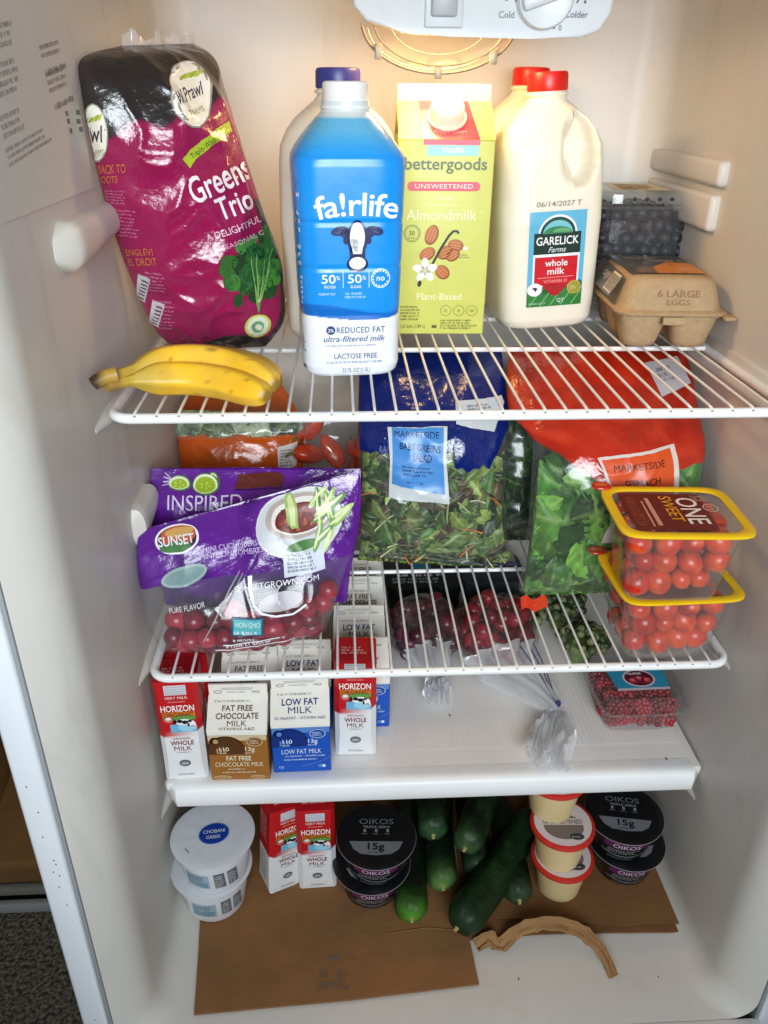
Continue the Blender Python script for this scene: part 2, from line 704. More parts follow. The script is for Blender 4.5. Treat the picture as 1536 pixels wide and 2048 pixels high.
# gasket groove where liner meets steel
b = B()
for sx in (-1, 1):
    b = B()
    b.box(XS + min(sx * 0.3450, sx * 0.3485), -0.1520, -0.70, XS + max(sx * 0.3450, sx * 0.3485), -0.13, 0.37, (150, 155, 158), 0.0008)
    fpart('seam_trim', b, MAT['rubber'])


# shelf ledges moulded on the side walls
def ledge(sx, y0, y1, z0, z1, d, slope=0.0):
    b = B()
    n = 10
    rings = []
    for k in range(n + 1):
        t = k / n
        y = y0 + (y1 - y0) * t
        e = min(1.0, max(0.02, sqrt(max(0, 1 - (1 - min(1, t * 6)) ** 2))))
        dd = d * e
        w = wall_x(y) - 0.0005
        z_lo = z0 + slope * t
        zc = (z_lo + z1) / 2
        hz = (z1 - z_lo) / 2
        prof = []
        for q in range(13):
            a = radians(-90 + 180 * q / 12)
            prof.append((XS + sx * (w + 0.004 - (dd + 0.004) * cos(a) ** 0.45 if abs(q - 6) < 6 else w + 0.004), y, zc + hz * sin(a) * (0.4 + 0.6 * e)))
        rings.append(prof)
    b.loft(rings, WHITE, True, True, False)
    return fpart('shelf_ledge', b, MAT['liner'])


ledge(-1, -0.012, 0.13, 0.112, 0.152, 0.016, 0.012)
ledge(-1, 0.070, 0.135, -0.176, -0.132, 0.013, 0.012)
b = B()
wx = XS + wall_x(0.34)
b.box(wx - 0.009, 0.238, 0.154, wx + 0.01, 0.452, 0.180, WHITE, 0.0055, 3)
fpart('shelf_ledge', b, MAT['liner'])
b = B()
b.box(wx - 0.009, 0.245, 0.108, wx + 0.01, 0.452, 0.146, WHITE, 0.0055, 3)
fpart('shelf_ledge', b, MAT['liner'])
for sx in (-1, 1):
    for z in (0, -0.281, -0.476):
        ledge(sx, 0.012, 0.38, z - 0.030, z - 0.014, 0.011, 0.004)
b = B()     # raised rail beside the top shelf
b.box(XS + wall_x(0.1) - 0.006, 0.02, -0.012, XS + wall_x(0.1) + 0.01, 0.215, 0.006, WHITE, 0.003)
fpart('shelf_rail', b, MAT['liner'])

# control housing on the ceiling
b = B()
pts = [(-0.060, 0.364), (-0.088, 0.335), (-0.087, 0.308), (-0.075, 0.296), (-0.045, 0.289), (0.0, 0.2855), (0.075, 0.2845), (0.122, 0.2855), (0.138, 0.291), (0.147, 0.305), (0.150, 0.335), (0.146, 0.364)]
bm = bmesh.new()
fv = [bm.verts.new((x, 0.185 + (0.364 - z) * 0.10, z)) for x, z in pts]
bv = [bm.verts.new((x * 0.985 + 0.001, 0.218, min(0.364, z + 0.002))) for x, z in pts]
bm.faces.new(fv)
bm.faces.new(bv[::-1])
for i in range(len(pts)):
    j = (i + 1) % len(pts)
    bm.faces.new((fv[i], bv[i], bv[j], fv[j]))
bmesh.ops.bevel(bm, geom=[e for e in bm.edges if e.verts[0] in fv and e.verts[1] in fv], offset=0.004, segments=3, affect='EDGES', profile=0.5)
b.bm(bm, (228, 232, 235))
panel = fpart('control_panel', b, MAT['plastic'])
pf = plane_fn((0, 0.185 + 0.0364, 0), (1, 0, 0), (0, -0.10, 1))
k_ = sqrt(1 + 0.01)
I = Ink()
g = (90, 95, 100)
I.text('Cold', 0.051, 0.3005, 0.0052, g, b=0.02)
I.text('Colder', 0.1145, 0.3015, 0.0052, g, b=0.02)
I.ell(0.0955, 0.2935, 0.0011, 0.0011, g)
I.text('0', 0.101, 0.2915, 0.0042, g)
I.ell(0.121, 0.3135, 0.0013, 0.0013, g)
I.line([(0.1135, 0.3125), (0.1165, 0.318)], 0.0016, g)
I.line([(0.059, 0.3125), (0.0565, 0.319)], 0.0016, g)
I.ell(0.050, 0.3145, 0.0013, 0.0013, g)
bb = B()
I.to(bb, lambda x, y, d: pf(x, y * k_, d + 0.0002))
fpart('printed_scale', bb, MAT['label'], panel)
b = B()
rings = []
for r, d in ((0.0255, 0.0), (0.0255, 0.006), (0.0240, 0.0085), (0.0225, 0.0075), (0.0, 0.0075)):
    rings.append([pf(0.084 + max(r, 0.0003) * cos(2 * pi * k / 48), (0.3175 + max(r, 0.0003) * sin(2 * pi * k / 48)) * k_, d) for k in range(48)])
b.loft(rings, (226, 230, 233))
b.box(-0.006, -0.022, 0, 0.006, 0.022, 0.008, (222, 226, 229), 0.003, M=Matrix.Translation(pf(0.084, 0.3175 * k_, 0.006)) @ Matrix.Rotation(radians(90), 4, 'X') @ Matrix.Rotation(radians(-72), 4, 'Z'))
fpart('dial', b, MAT['plastic'], panel)
b = B()
b.box(-0.0165, 0.0, -0.034, 0.0175, 0.003, 0.026, (215, 220, 223), 0.0012, M=Matrix.Translation(pf(-0.006, 0.3265 * k_, 0.002)))
b.box(-0.0115, -0.006, -0.026, 0.0115, 0.002, 0.01, (176, 180, 183), 0.002, M=Matrix.Translation(pf(-0.006, 0.3265 * k_, 0.002)))
fpart('slider', b, MAT['plastic'], panel)

# clear bowl over the bulb
b = B()
CX, CY, CZ = -0.003, 0.265, 0.300


def bowl(u, v):
    th = radians(8 + 82 * v)
    a = 2 * pi * u
    return Vector((CX + 0.076 * sin(th) * cos(a), CY + 0.062 * sin(th) * sin(a), CZ - 0.044 * cos(th)))


b.grid(bowl, 40, 12, (250, 225, 180), closed=True)
cover = fpart('lamp_cover', b, MAT['lamp_cover'])
b = B()
for yo, q, r in ((-0.020, 0.98, 0.0024), (0.012, 0.90, 0.0014), (-0.034, 0.84, 0.0014), (-0.020, 0.62, 0.0009)):
    b.tube([(CX + 0.076 * q * sin(radians(th)), CY + yo, CZ - 0.044 * q * cos(radians(th))) for th in range(-84, 85, 6)], r * 0.62, (112, 106, 94), 6)
for th in (-52, 0, 46):
    x, z = CX + 0.0745 * sin(radians(th)), CZ - 0.0431 * cos(radians(th))
    b.box(x - 0.0034, CY - 0.0245, z - 0.0055, x + 0.0034, CY - 0.018, z + 0.0085, (150, 142, 124), 0.001)
fpart('cover_rib', b, MAT['plastic'], cover)

# paper notice on the left wall
b = B()
nf = lambda x, y, d: Vector((XS - wall_x(x) + 0.0006 + d, x, y))
I = Ink()
I.rect(-0.10, 0.165, 0.112, 0.30, (217, 212, 203), 0)
g = (158, 150, 142)
rt = 7
for (x, y, n, w) in ((-0.064, 0.262, 3, 0.050), (-0.064, 0.236, 4, 0.046), (-0.068, 0.2125, 3, 0.044), (0.030, 0.2605, 2, 0.055), (0.034, 0.238, 3, 0.050)):
    I.rows(x, y, x + w, y + n * 0.0052, n, g, rot=rt, fill=0.42)
I.rows(-0.068, 0.196, 0.030, 0.209, 3, g, rot=rt, fill=0.4)
I.text('1-800-944-9044', 0.058, 0.2520, 0.0042, (128, 120, 112), w=0.050, rot=rt, b=0.02)
I.text('1-800-668-4908', 0.066, 0.2295, 0.0042, (128, 120, 112), w=0.048, rot=rt, b=0.02)
for k, (x, y) in enumerate(((0.065, 0.222), (0.092, 0.222), (0.066, 0.2165), (0.09, 0.2155), (0.068, 0.2095), (0.093, 0.2095))):
    I.rect(x, y, x + (0.010 if k % 2 else 0.006), y + 0.0036, (128, 121, 114), 3)
I.to(b, nf)
fpart('paper_notice', b, MAT['paper'])
# a few specks on the painted edge and the floor
rnd = random.Random(3)
for x, y in ((-0.368, -0.27), (-0.364, -0.30), (-0.366, -0.33), (-0.362, -0.36), (-0.361, -0.365), (-0.365, -0.375), (-0.3605, -0.38), (-0.3635, -0.395), (-0.361, -0.42), (-0.364, -0.60), (-0.363, -0.635)):
    b = B()
    b.box(x - 0.0005, -0.1544, y - 0.0006, x + 0.0006, -0.1539, y + 0.0008, (110, 98, 86))
    fpart('speck', b, MAT['rubber'])
for x, y in ((0.252, -0.100), (0.055, -0.055), (-0.30, -0.03), (0.09, -0.095)):
    r = rnd.uniform(0.0006, 0.0010)
    b = B()
    b.ball((x, y, ZF + 0.0005), (r, r * 1.5, 0.0007), (70, 58, 45), 7, 5)
    fpart('speck', b, MAT['rubber'])


# ------------------------------------------------------------------ shelves
def wire_shelf(z, label):
    t = thing('wire_shelf', label, 'shelf', (0, 0.2, z), 0, 'white wire shelves in the refrigerator')
    P = 0.0185
    b = B()
    path = []
    Wd, yb, yf, rc = 0.2995, 0.222, -0.198, 0.018
    for cx, cy, a0 in ((Wd - rc, yf + rc, -90), (Wd - rc, yb - rc, 0), (-Wd + rc, yb - rc, 90), (-Wd + rc, yf + rc, 180)):
        for k in range(7):
            a = radians(a0 + 15 * k)
            path.append((cx + rc * cos(a), cy + rc * sin(a), -0.0068))
    b.tube(path, 0.0046, (238, 238, 236), 12, True)
    obj('frame', b, MAT['wire'], t)
    b = B()
    for y in (-0.0065, 0.12):
        b.tube([(-Wd, y, -0.0054), (Wd, y, -0.0054)], 0.0026, (238, 238, 236), 8)
    obj('cross_rod', b, MAT['wire'], t)
    b = B()
    for i in range(31):
        x = (i - 15) * P
        b.tube([(x, yf - 0.0028, -0.0036), (x, yf - 0.001, -0.0018), (x, yf + 0.006, -0.0014), (x, yb, -0.0014)], 0.00135, (236, 236, 233), 7)
        b.ball((x, yf - 0.0030, -0.0040), (0.0014, 0.0009, 0.0014), (122, 104, 84), 6, 5)
    obj('wire_grid', b, MAT['wire'], t)
    return t


wire_shelf(0.0, 'upper white wire shelf carrying the milk jugs and the bananas')
wire_shelf(-0.281, 'lower white wire shelf carrying the salad bags and tomato trays')
ZS = -0.443
t = thing('solid_shelf', 'white solid plastic shelf with fine ribs carrying the small milk cartons', 'shelf', (0, 0.2, ZS))
b = B()
n = 300
prof = []
for i in range(n + 1):
    x = -0.293 + 0.586 * i / n
    prof.append((x, 0.00035 * (1 if (i % 3) == 0 else 0)))
b.loft([[(x, y - 0.2, z) for x, z in prof] for y in (0.05, 0.41)], (236, 231, 226), False, False, False)
b.box(-0.305, -0.190, -0.012, 0.305, 0.222, -0.0008, (234, 230, 226), 0.002)
obj('panel', b, MAT['shelf'], t, sharp=20)
b = B()
rings = []
for k in range(41):
    x = -0.3085 + 0.617 * k / 40
    e = min(1, (0.3085 - abs(x)) / 0.012)
    e = sqrt(max(0, 1 - (1 - e) ** 2))
    prof = [(-0.176, -0.0005), (-0.186, 0.0008), (-0.192, 0.0012), (-0.1975, 0.0), (-0.2005, -0.004), (-0.2015, -0.012), (-0.2005, -0.0245), (-0.197, -0.029), (-0.19, -0.030), (-0.18, -0.0295), (-0.176, -0.026)]
    rings.append([(x, -0.176 + (y + 0.176) * (0.25 + 0.75 * e), -0.0145 + (z + 0.0145) * (0.45 + 0.55 * e)) for y, z in prof])
b.loft(rings, (240, 240, 239), True, True, True)
obj('front_lip', b, MAT['shelf'], t)


# ------------------------------------------------------------------ soft bags
def crom(a, b, c, d, t):
    return 0.5 * ((2 * b) + (c - a) * t + (2 * a - 5 * b + 4 * c - d) * t * t + (3 * b - a - 3 * c + d) * t * t * t)


class Sack:
    """a filled bag: each row, from top to bottom, gives artwork ends, the two side edges and the fullness"""

    def __init__(s, rows, back=0.7, amp=0.003, freq=22, seed=0, power=0.6, ridge=0.5, even=True):
        s.memo = {}
        s.r, s.back, s.amp, s.freq, s.seed, s.pw, s.ridge, s.even = rows, back, amp, freq, seed, power, ridge, even

    def row(s, v):
        key = int(v * 600 + 0.5)
        if key not in s.memo:
            s.memo[key] = s.row_at(max(0.0, min(1.0, key / 600)))
        return s.memo[key]

    def row_at(s, v):
        n = len(s.r) - 1
        f = max(0, min(0.99999, v)) * n
        i = int(f)
        t = f - i
        g = lambda k: s.r[max(0, min(n, k))]
        out = []
        for q in (2, 3):
            out.append(Vector([crom(g(i - 1)[q][k], g(i)[q][k], g(i + 1)[q][k], g(i + 2)[q][k], t) for k in range(3)]))
        return out[0], out[1], crom(g(i - 1)[4], g(i)[4], g(i + 1)[4], g(i + 2)[4], t)

    def wr(s, p):
        q = p * s.freq + Vector((s.seed * 3.1, s.seed * 1.7, 0))
        a = noise.noise(q) + 0.5 * noise.noise(q * 2.3)
        r = (1 - abs(noise.noise(q * 0.9 + Vector((9, 4, 2))))) ** 4 + 0.6 * (1 - abs(noise.noise(q * 1.9))) ** 5
        return s.amp * (a * (1 - s.ridge) + 1.3 * s.ridge * (r - 0.5))

    def base(s, u, v, sg):
        L, R, T = s.row(v)
        P = L.lerp(R, u)
        n = (R - L).cross(Vector((0, 0, 1)))
        n.z = 0
        n.normalize()
        m = max(0.0, sin(pi * u)) ** s.pw
        return P, n, m, P + n * (sg * T * m * (1 if sg > 0 else s.back))

    def side(s, u, v, d, sg):
        u = max(0, min(1, u))
        P, n, m, Q = s.base(u, v, sg)
        return Q + n * (sg * s.wr(P + Vector((0, sg * 3, 0))) * (0.25 + 0.75 * m) + d)

    def front(s, u, v, d=0):
        return s.side(u, v, d, 1)

    def build(s, b, nu, nv, col, sides=(1, -1), v0=0.0, v1=1.0):
        f0 = v0 if callable(v0) else (lambda u: v0)
        f1 = v1 if callable(v1) else (lambda u: v1)
        for sg in sides:
            o = len(b.v)
            for j in range(nv):
                for i in range(nu):
                    u = i / (nu - 1)
                    v = f0(u) + (f1(u) - f0(u)) * j / (nv - 1)
                    b.v.append(tuple(s.side(u, v, 0, sg)))
                    b.c.append(lin(col(u, v, sg) if callable(col) else col))
            for j in range(nv - 1):
                for i in range(nu - 1):
                    a = o + j * nu + i
                    b.f.append((a, a + 1, a + nu + 1, a + nu))

    def uv(s, ax, ay):
        """artwork position -> place on the bag"""
        R = s.r
        n = len(R) - 1

        def pt(u, f):
            i = max(0, min(n - 1, int(f)))
            t = f - i
            k = []
            for q in (0, 1):
                k.append((R[i][q][0] + (R[i + 1][q][0] - R[i][q][0]) * t, R[i][q][1] + (R[i + 1][q][1] - R[i][q][1]) * t))
            return k[0][0] + (k[1][0] - k[0][0]) * u, k[0][1] + (k[1][1] - k[0][1]) * u
        u, f = 0.5, n / 2
        for it in range(14):
            x, y = pt(u, f)
            e = 0.02
            xu, yu = pt(u + e, f)
            xf, yf = pt(u, f + e)
            a, b_, c, d = (xu - x) / e, (xf - x) / e, (yu - y) / e, (yf - y) / e
            det = a * d - b_ * c
            if abs(det) < 1e-9:
                break
            du = ((ax - x) * d - (ay - y) * b_) / det
            df = ((ay - y) * a - (ax - x) * c) / det
            u += max(-0.6, min(0.6, du))
            f = max(-0.5, min(n + 0.5, f + max(-1.5, min(1.5, df))))
            if abs(du) + abs(df) < 1e-5:
                break
        return u, max(0.0, min(1.0, f / n))

    def spread(s, u, v):
        """share the artwork evenly over the bulging width"""
        L, R, T = s.row(v)
        ex = lambda w: s.base(w, v, 1)[3].x
        tgt = L.x + (R.x - L.x) * u
        lo, hi = 0.0, 1.0
        if ex(1.0) < max(ex(0.95), ex(0.9)):
            hi = 0.93
        for it in range(18):
            m = (lo + hi) / 2
            if ex(m) < tgt:
                lo = m
            else:
                hi = m
        return lo

    def inside(s, p, vr):
        """press a point back inside the bag"""
        x, y, z = p
        lo, hi = vr[0] * 0.9, min(0.985, vr[1] + 0.03)
        for it in range(14):
            m = (lo + hi) / 2
            L, R, T = s.row(m)
            if (L.z + R.z) / 2 > z:
                lo = m
            else:
                hi = m
        L, R, T = s.row(lo)
        u = max(0.03, min(0.97, (x - L.x) / (R.x - L.x)))
        f, k = s.side(u, lo, 0, 1), s.side(u, lo, 0, -1)
        e = min(0.0035, (k.y - f.y) * 0.4)
        z = max(min(z, f.z + 0.004), f.z - 0.004) if abs(z - f.z) > 0.006 else z
        return (L.x + (R.x - L.x) * u, max(f.y + e, min(k.y - e, y)), z)

    def art(s, sg=1):
        def fn(x, y, d):
            u, v = s.uv(x, -y)
            if s.even and 0 < u < 1:
                u = s.spread(u, v)
            return s.side(u, v, d, sg)
        return fn


def mix(a, b, t):
    t = max(0, min(1, t))
    return tuple(p + (q - p) * t for p, q in zip(a, b))


# ------------------------------------------------------------------ greens bag
rows = [
    ((205, 92), (375, 78), (-0.288, 0.165, 0.274), (-0.240, 0.255, 0.280), .006),
    ((150, 120), (425, 120), (-0.311, 0.118, 0.262), (-0.217, 0.225, 0.266), .026),
    ((150, 200), (455, 200), (-0.311, 0.105, 0.234), (-0.205, 0.200, 0.232), .036),
    ((180, 300), (490, 300), (-0.311, 0.112, 0.194), (-0.191, 0.185, 0.187), .038),
    ((212, 400), (525, 400), (-0.310, 0.125, 0.152), (-0.176, 0.180, 0.139), .040),
    ((245, 500), (562, 500), (-0.307, 0.140, 0.107), (-0.161, 0.180, 0.093), .040),
    ((272, 580), (572, 580), (-0.301, 0.155, 0.066), (-0.158, 0.178, 0.054), .038),
    ((300, 640), (568, 640), (-0.294, 0.165, 0.034), (-0.161, 0.180, 0.030), .032),
    ((335, 685), (550, 685), (-0.280, 0.168, 0.012), (-0.173, 0.183, 0.012), .018),
    ((370, 705), (540, 705), (-0.265, 0.170, 0.003), (-0.181, 0.184, 0.003), .006)]
sk = Sack(rows, back=0.5, amp=0.0065, freq=15, seed=3, ridge=0.75)
t = thing('greens_bag', 'glossy magenta and black greens bag leaning on the left wall behind bananas', 'salad bag', (-0.24, 0.18, 0.0))
TO = Vector((0.24, -0.18, 0.0))


def greens_col(u, v, sg):
    m = (146, 22, 74)
    k = (38, 34, 34)
    top = 0.295 - 0.09 * u + 0.012 * sin(u * 21)
    c = mix(k, m, (v - top) / 0.008)
    bot = 0.82 + 0.03 * sin(u * 8) + 0.06 * (1 - u)
    c = mix(c, k, (v - bot) / 0.01)
    e = 0.935 + 0.02 * sin(v * 12)
    if v > 0.42:
        c = mix(c, (44, 40, 36), (u - e) / 0.012)
    if sg < 0:
        c = m
    return c


b = B()
sk.build(b, 90, 150, greens_col)
obj('film', b, MAT['bag'], t, TO, sharp=70)
# torn, frilled top edge
b = B()
rnd = random.Random(5)
fr_pts = []
for i in range(60):
    u = i / 59
    p0 = sk.front(u, 0)
    h = 0.007 + 0.009 * noise.noise(Vector((u * 6, 1, 0))) + 0.002 * rnd.random()
    q = p0 + Vector((0.004 * noise.noise(Vector((u * 14, 5, 0))), 0.012 * noise.noise(Vector((u * 11, 0, 3))), h))
    fr_pts.append((p0, p0.lerp(q, 0.5) + Vector((0, 0.003 * rnd.random(), 0)), q))
b.loft([[p[k] for p in fr_pts] for k in range(3)], (60, 52, 46), False, False, False)
obj('frilled_edge', b, MAT['knot'], t, TO, sharp=80)
# printing
I = Ink()
cream, dk = (236, 230, 214), (50, 46, 70)
for cx, cy, rx, ry, rot in ((386, -187, 44, 66, 18), (183, -266, 32, 56, 8)):
    I.ell(cx, cy, rx, ry, (150, 145, 138), 0, rot=rot)
    I.ell(cx, cy, rx - 3, ry - 3, cream, 1, rot=rot)
    q = 1 if cx > 300 else 0.85
    for k in range(4):
        I.ell(cx - 12 * q + 9 * k * q, cy + (28 + 2.5 * k) * q, 9 * q, 4 * q, ((150, 170, 60), (178, 190, 80))[k % 2], 2, 12, rot=40 + 8 * k)
I.text('W.Prawl', 388, -200, 25, dk, w=62, rot=20, l=4, b=0.03)
I.text('FARMS', 404, -226, 12, (130, 140, 60), w=34, rot=20)
I.text('iwl', 184, -282, 30, dk, w=36, rot=4, b=0.04)
I.text('FARMS', 190, -308, 12, (130, 140, 60), w=34, rot=4)
lime = (168, 190, 40)
I.poly([(372, -306), (388, -290), (464, -238), (470, -256), (400, -306), (388, -322)], lime)
I.text('Triple-Washed', 424, -286, 11, (70, 90, 30), w=74, rot=34)
I.text('Greens', 452, -362, 48, (240, 225, 228), w=122, rot=24, b=0.04)
I.text('Trio', 480, -404, 42, (240, 225, 228), w=68, rot=22, b=0.04)
I.text('A DELIGHTFUL', 474, -438, 13, (226, 190, 204), w=108, rot=20, b=0.02)
I.text('SEASONAL C', 490, -458, 9, (214, 160, 180), w=84, rot=20)
org = (196, 110, 62)
I.text('BACK TO', 226, -340, 17, org, w=62, rot=7)
I.text('ROOTS', 218, -360, 14, org, w=44, rot=7)
I.text('ENGLEVI', 290, -500, 14, org, w=58, rot=10)
I.text('EL DROIT', 296, -517, 13, org, w=62, rot=10)
pk = (198, 120, 152)
I.rows(212, -402, 266, -372, 5, pk, fill=0.35, rot=4)
I.rows(222, -466, 292, -408, 8, pk, fill=0.32, rot=3)
I.rows(300, -565, 342, -524, 6, pk, fill=0.35, rot=3)
I.rows(316, -646, 362, -580, 8, pk, fill=0.32, rot=3)
for (x, y) in ((272, -590), (300, -640)):
    I.poly([(x, y), (x + 22, y - 4), (x + 38, y + 50), (x + 12, y + 56)], (200, 196, 198))
    for k in range(6):
        I.line([(x + 6 + 2.6 * k, y + 4 + 8 * k), (x + 20 + 2.6 * k, y + 2 + 8 * k)], 3.4, (70, 60, 66), 3)
# the picture of leafy greens
gr = random.Random(12)
for k in range(46):
    a, q = gr.random() * 6.28, sqrt(gr.random())
    cx, cy = 506 + 46 * q * cos(a), -520 + 62 * q * sin(a)
    c_ = ((34, 74, 30), (52, 104, 40), (70, 128, 50), (26, 58, 30), (44, 92, 44))[k % 5]
    I.ell(cx, cy, gr.uniform(12, 22), gr.uniform(9, 17), c_, 1 + k % 3, 14, rot=gr.uniform(0, 180))
for k in range(14):
    y0 = -472 - 7 * k
    I.line([(520, -600 + 3 * k), (524 + gr.uniform(-26, 26), y0)], 1.8, (120, 160, 84), 5)
for k in range(18):
    cx, cy = 536 + gr.uniform(-12, 16), -462 + gr.uniform(-30, 26)
    I.ell(cx, cy, 11, 8, ((30, 70, 34), (44, 94, 40))[k % 2], 1 + k % 2, 10, rot=gr.uniform(0, 180))
I.ell(519, -636, 25, 32, (196, 200, 90), 4)
I.ell(519, -636, 20, 27, (226, 226, 196), 5)
I.ell(519, -638, 12, 16, (110, 160, 120), 6)
I.ell(521, -640, 6, 9, (226, 226, 196), 7, rot=30)
b = B()
I.to(b, sk.art(), off=0.0008, step=0.0001, maxlen=9)
obj('bag_print', b, MAT['bag'], t, TO, sharp=70)

# ------------------------------------------------------------------ bananas
t = thing('banana_bunch', 'ripe yellow bananas with brown tips, front left of the top shelf', 'bananas', (-0.23, 0.03, 0.0))
TO = Vector((0.23, -0.03, 0.0))
for k, (P0, P1, P2, r) in enumerate((((-0.299, 0.005, 0.022), (-0.234, 0.074, 0.017), (-0.164, -0.006, 0.0150), 0.0144),
                                     ((-0.298, 0.008, 0.026), (-0.232, 0.100, 0.034), (-0.157, 0.008, 0.020), 0.0144),
                                     ((-0.297, 0.010, 0.025), (-0.226, 0.122, 0.024), (-0.157, 0.024, 0.018), 0.0142))):
    P0, P1, P2 = Vector(P0), Vector(P1), Vector(P2)
    b = B()
    rings = []
    n = 44
    for i in range(n + 1):
        s_ = i / n
        p = P0 * (1 - s_) ** 2 + P1 * (2 * s_ * (1 - s_)) + P2 * s_ ** 2
        tn = ((P1 - P0) * (1 - s_) + (P2 - P1) * s_).normalized()
        a = tn.cross(Vector((0, 0, 1))).normalized()
        c = a.cross(tn)
        if s_ < 0.13:
            rr = 0.0046 + 0.001 * (1 - s_ / 0.13)
        elif s_ < 0.32:
            rr = 0.0046 + (r - 0.0046) * sin((s_ - 0.13) / 0.19 * pi / 2)
        elif s_ < 0.80:
            rr = r
        else:
            rr = 0.0045 + (r - 0.0045) * sqrt(max(0, 1 - ((s_ - 0.80) / 0.19) ** 2)) if s_ < 0.985 else 0.0042
        ring = []
        for j in range(30):
            th = 2 * pi * j / 30
            q = rr * (1 + 0.075 * cos(5 * th + 0.4) + 0.02 * cos(10 * th + 0.8))
            ring.append(p + a * (q * cos(th)) + c * (q * sin(th)))
        rings.append(ring)
    cols = []

    def bcol(pt, P0=P0, P2=P2):
        d0, d1 = (pt - P0).length, (pt - P2).length
        c = mix((246, 188, 36), (232, 186, 60), noise.noise(pt * 40) + 0.4)
        c = mix((160, 128, 60), c, (d0 - 0.010) / 0.012)
        c = mix(c, (190, 160, 60), 1 - (d0 - 0.03) / 0.03) if 0.016 < d0 < 0.06 else c
        c = mix((84, 64, 38), c, (d1 - 0.003) / 0.003)
        s_ = noise.noise(pt * 260)
        if s_ > 0.62:
            c = mix(c, (104, 76, 34), (s_ - 0.62) * 6)
        s2 = noise.noise(Vector((pt.x * 30, pt.y * 160, pt.z * 160)) + Vector((3, 3, 3)))
        if s2 > 0.5:
            c = mix(c, (150, 110, 44), (s2 - 0.5) * 4)
        return c
    b.loft(rings, bcol)
    obj('banana', b, MAT['banana'], t, TO, sharp=60)
b = B()
b.tube([(-0.290, 0.010, 0.030), (-0.298, 0.007, 0.029), (-0.304, 0.003, 0.027), (-0.3075, 0.000, 0.025)], lambda s_: 0.0066 - 0.0016 * s_ + 0.0008 * sin(s_ * 20), lambda p: mix((176, 142, 62), (58, 42, 30), (-0.299 - p.x) / 0.005), 12)
obj('stem', b, MAT['banana'], t, TO)

# ------------------------------------------------------------------ blue milk bottle
BL, NV = (24, 142, 226), (24, 36, 84)
fl = t = thing('milk_bottle', 'tall blue and white milk bottle with a white cap, front of the top shelf', 'milk bottle', (-0.0950, 0.136, 0.0), 5)
secs = [(0.0, 0.0425, 0.0425, 4.5), (0.003, 0.0450, 0.0450, 4.6), (0.010, 0.0468, 0.0468, 4.8), (0.052, 0.0468, 0.0468, 5), (0.060, 0.0462, 0.0462, 5), (0.066, 0.0470, 0.0470, 5), (0.100, 0.0480, 0.0480, 5),
        (0.1035, 0.0473, 0.0473, 5), (0.107, 0.0481, 0.0481, 5), (0.140, 0.0488, 0.0488, 5), (0.1435, 0.0481, 0.0481, 5), (0.147, 0.0489, 0.0489, 5), (0.190, 0.0500, 0.0500, 4.8), (0.196, 0.0494, 0.0494, 4.4), (0.202, 0.0465, 0.0465, 3.8),
        (0.210, 0.0410, 0.0410, 3.2), (0.218, 0.0345, 0.0345, 2.7), (0.226, 0.0270, 0.0270, 2.3), (0.2295, 0.0235, 0.0235, 2.1), (0.232, 0.0215, 0.0215, 2), (0.240, 0.0210, 0.0210, 2)]


def fair_col(p):
    wave = 0.0575 + 0.0022 * cos(p.x * 55 + 2.6)
    z = p.z
    if z < wave:
        return (232, 234, 238)
    band = wave + 0.007 + 0.004 * sin(p.x * 45 + 2.6)
    c = mix((14, 104, 190), BL, (z - band) / 0.002)
    c = mix(c, (96, 176, 214), (z - 0.196) / 0.022)
    return mix(c, (206, 214, 214), (z - 0.226) / 0.002)


b = B()
fs = bottle(b, secs, fair_col, seg=96, dz=0.0009)
obj('body', b, MAT['wrap'], t)
b = B()
rings = [superring(r, r, 2, 0, 0, z, 60) for r, z in ((0.0222, 0.2335), (0.0226, 0.2345), (0.0222, 0.2362))]
b.loft(rings, (226, 226, 222))
rings = []
for r, z in ((0.0196, 0.2365), (0.0199, 0.238), (0.0197, 0.253), (0.0188, 0.2548), (0.0170, 0.2555)):
    rings.append([Vector(((r + (0.00025 if (k % 2) and r > 0.0192 else 0)) * cos(2 * pi * k / 100), (r + (0.00025 if (k % 2) and r > 0.0192 else 0)) * sin(2 * pi * k / 100), z)) for k in range(100)])
b.loft(rings, (236, 234, 228))
obj('cap', b, MAT['cap'], t, sharp=30)
I = Ink()
wh = (240, 244, 246)
cx = 0.0045
I.text('fa!rlife', cx, 0.1500, 0.0190, wh, w=0.070, arc=0.16, b=0.035, sp=0.95)
I.ell(cx, 0.1300, 0.0092, 0.0158, NV, 1)
I.poly([(cx - 0.0075, 0.130), (cx + 0.0075, 0.130), (cx + 0.0068, 0.108), (cx - 0.0068, 0.108)], NV, 1)
I.ell(cx, 0.1075, 0.0096, 0.0078, NV, 1)
I.ell(cx, 0.1310, 0.0066, 0.0128, wh, 3)
I.poly([(cx - 0.0062, 0.130), (cx + 0.0062, 0.130), (cx + 0.0038, 0.1165), (cx - 0.0038, 0.1165)], wh, 3)
I.ell(cx, 0.1082, 0.0074, 0.0056, wh, 3)
for sx in (-1, 1):
    I.ell(cx + sx * 0.0155, 0.1365, 0.0078, 0.0040, NV, 1, rot=-sx * 12)
    I.ell(cx + sx * 0.0105, 0.1345, 0.0050, 0.0040, NV, 1)
    I.ell(cx + sx * 0.0165, 0.1355, 0.0030, 0.0007, (70, 84, 140), 3, rot=-sx * 18)
    I.ell(cx + sx * 0.0100, 0.1285, 0.0026, 0.0036, NV, 1)
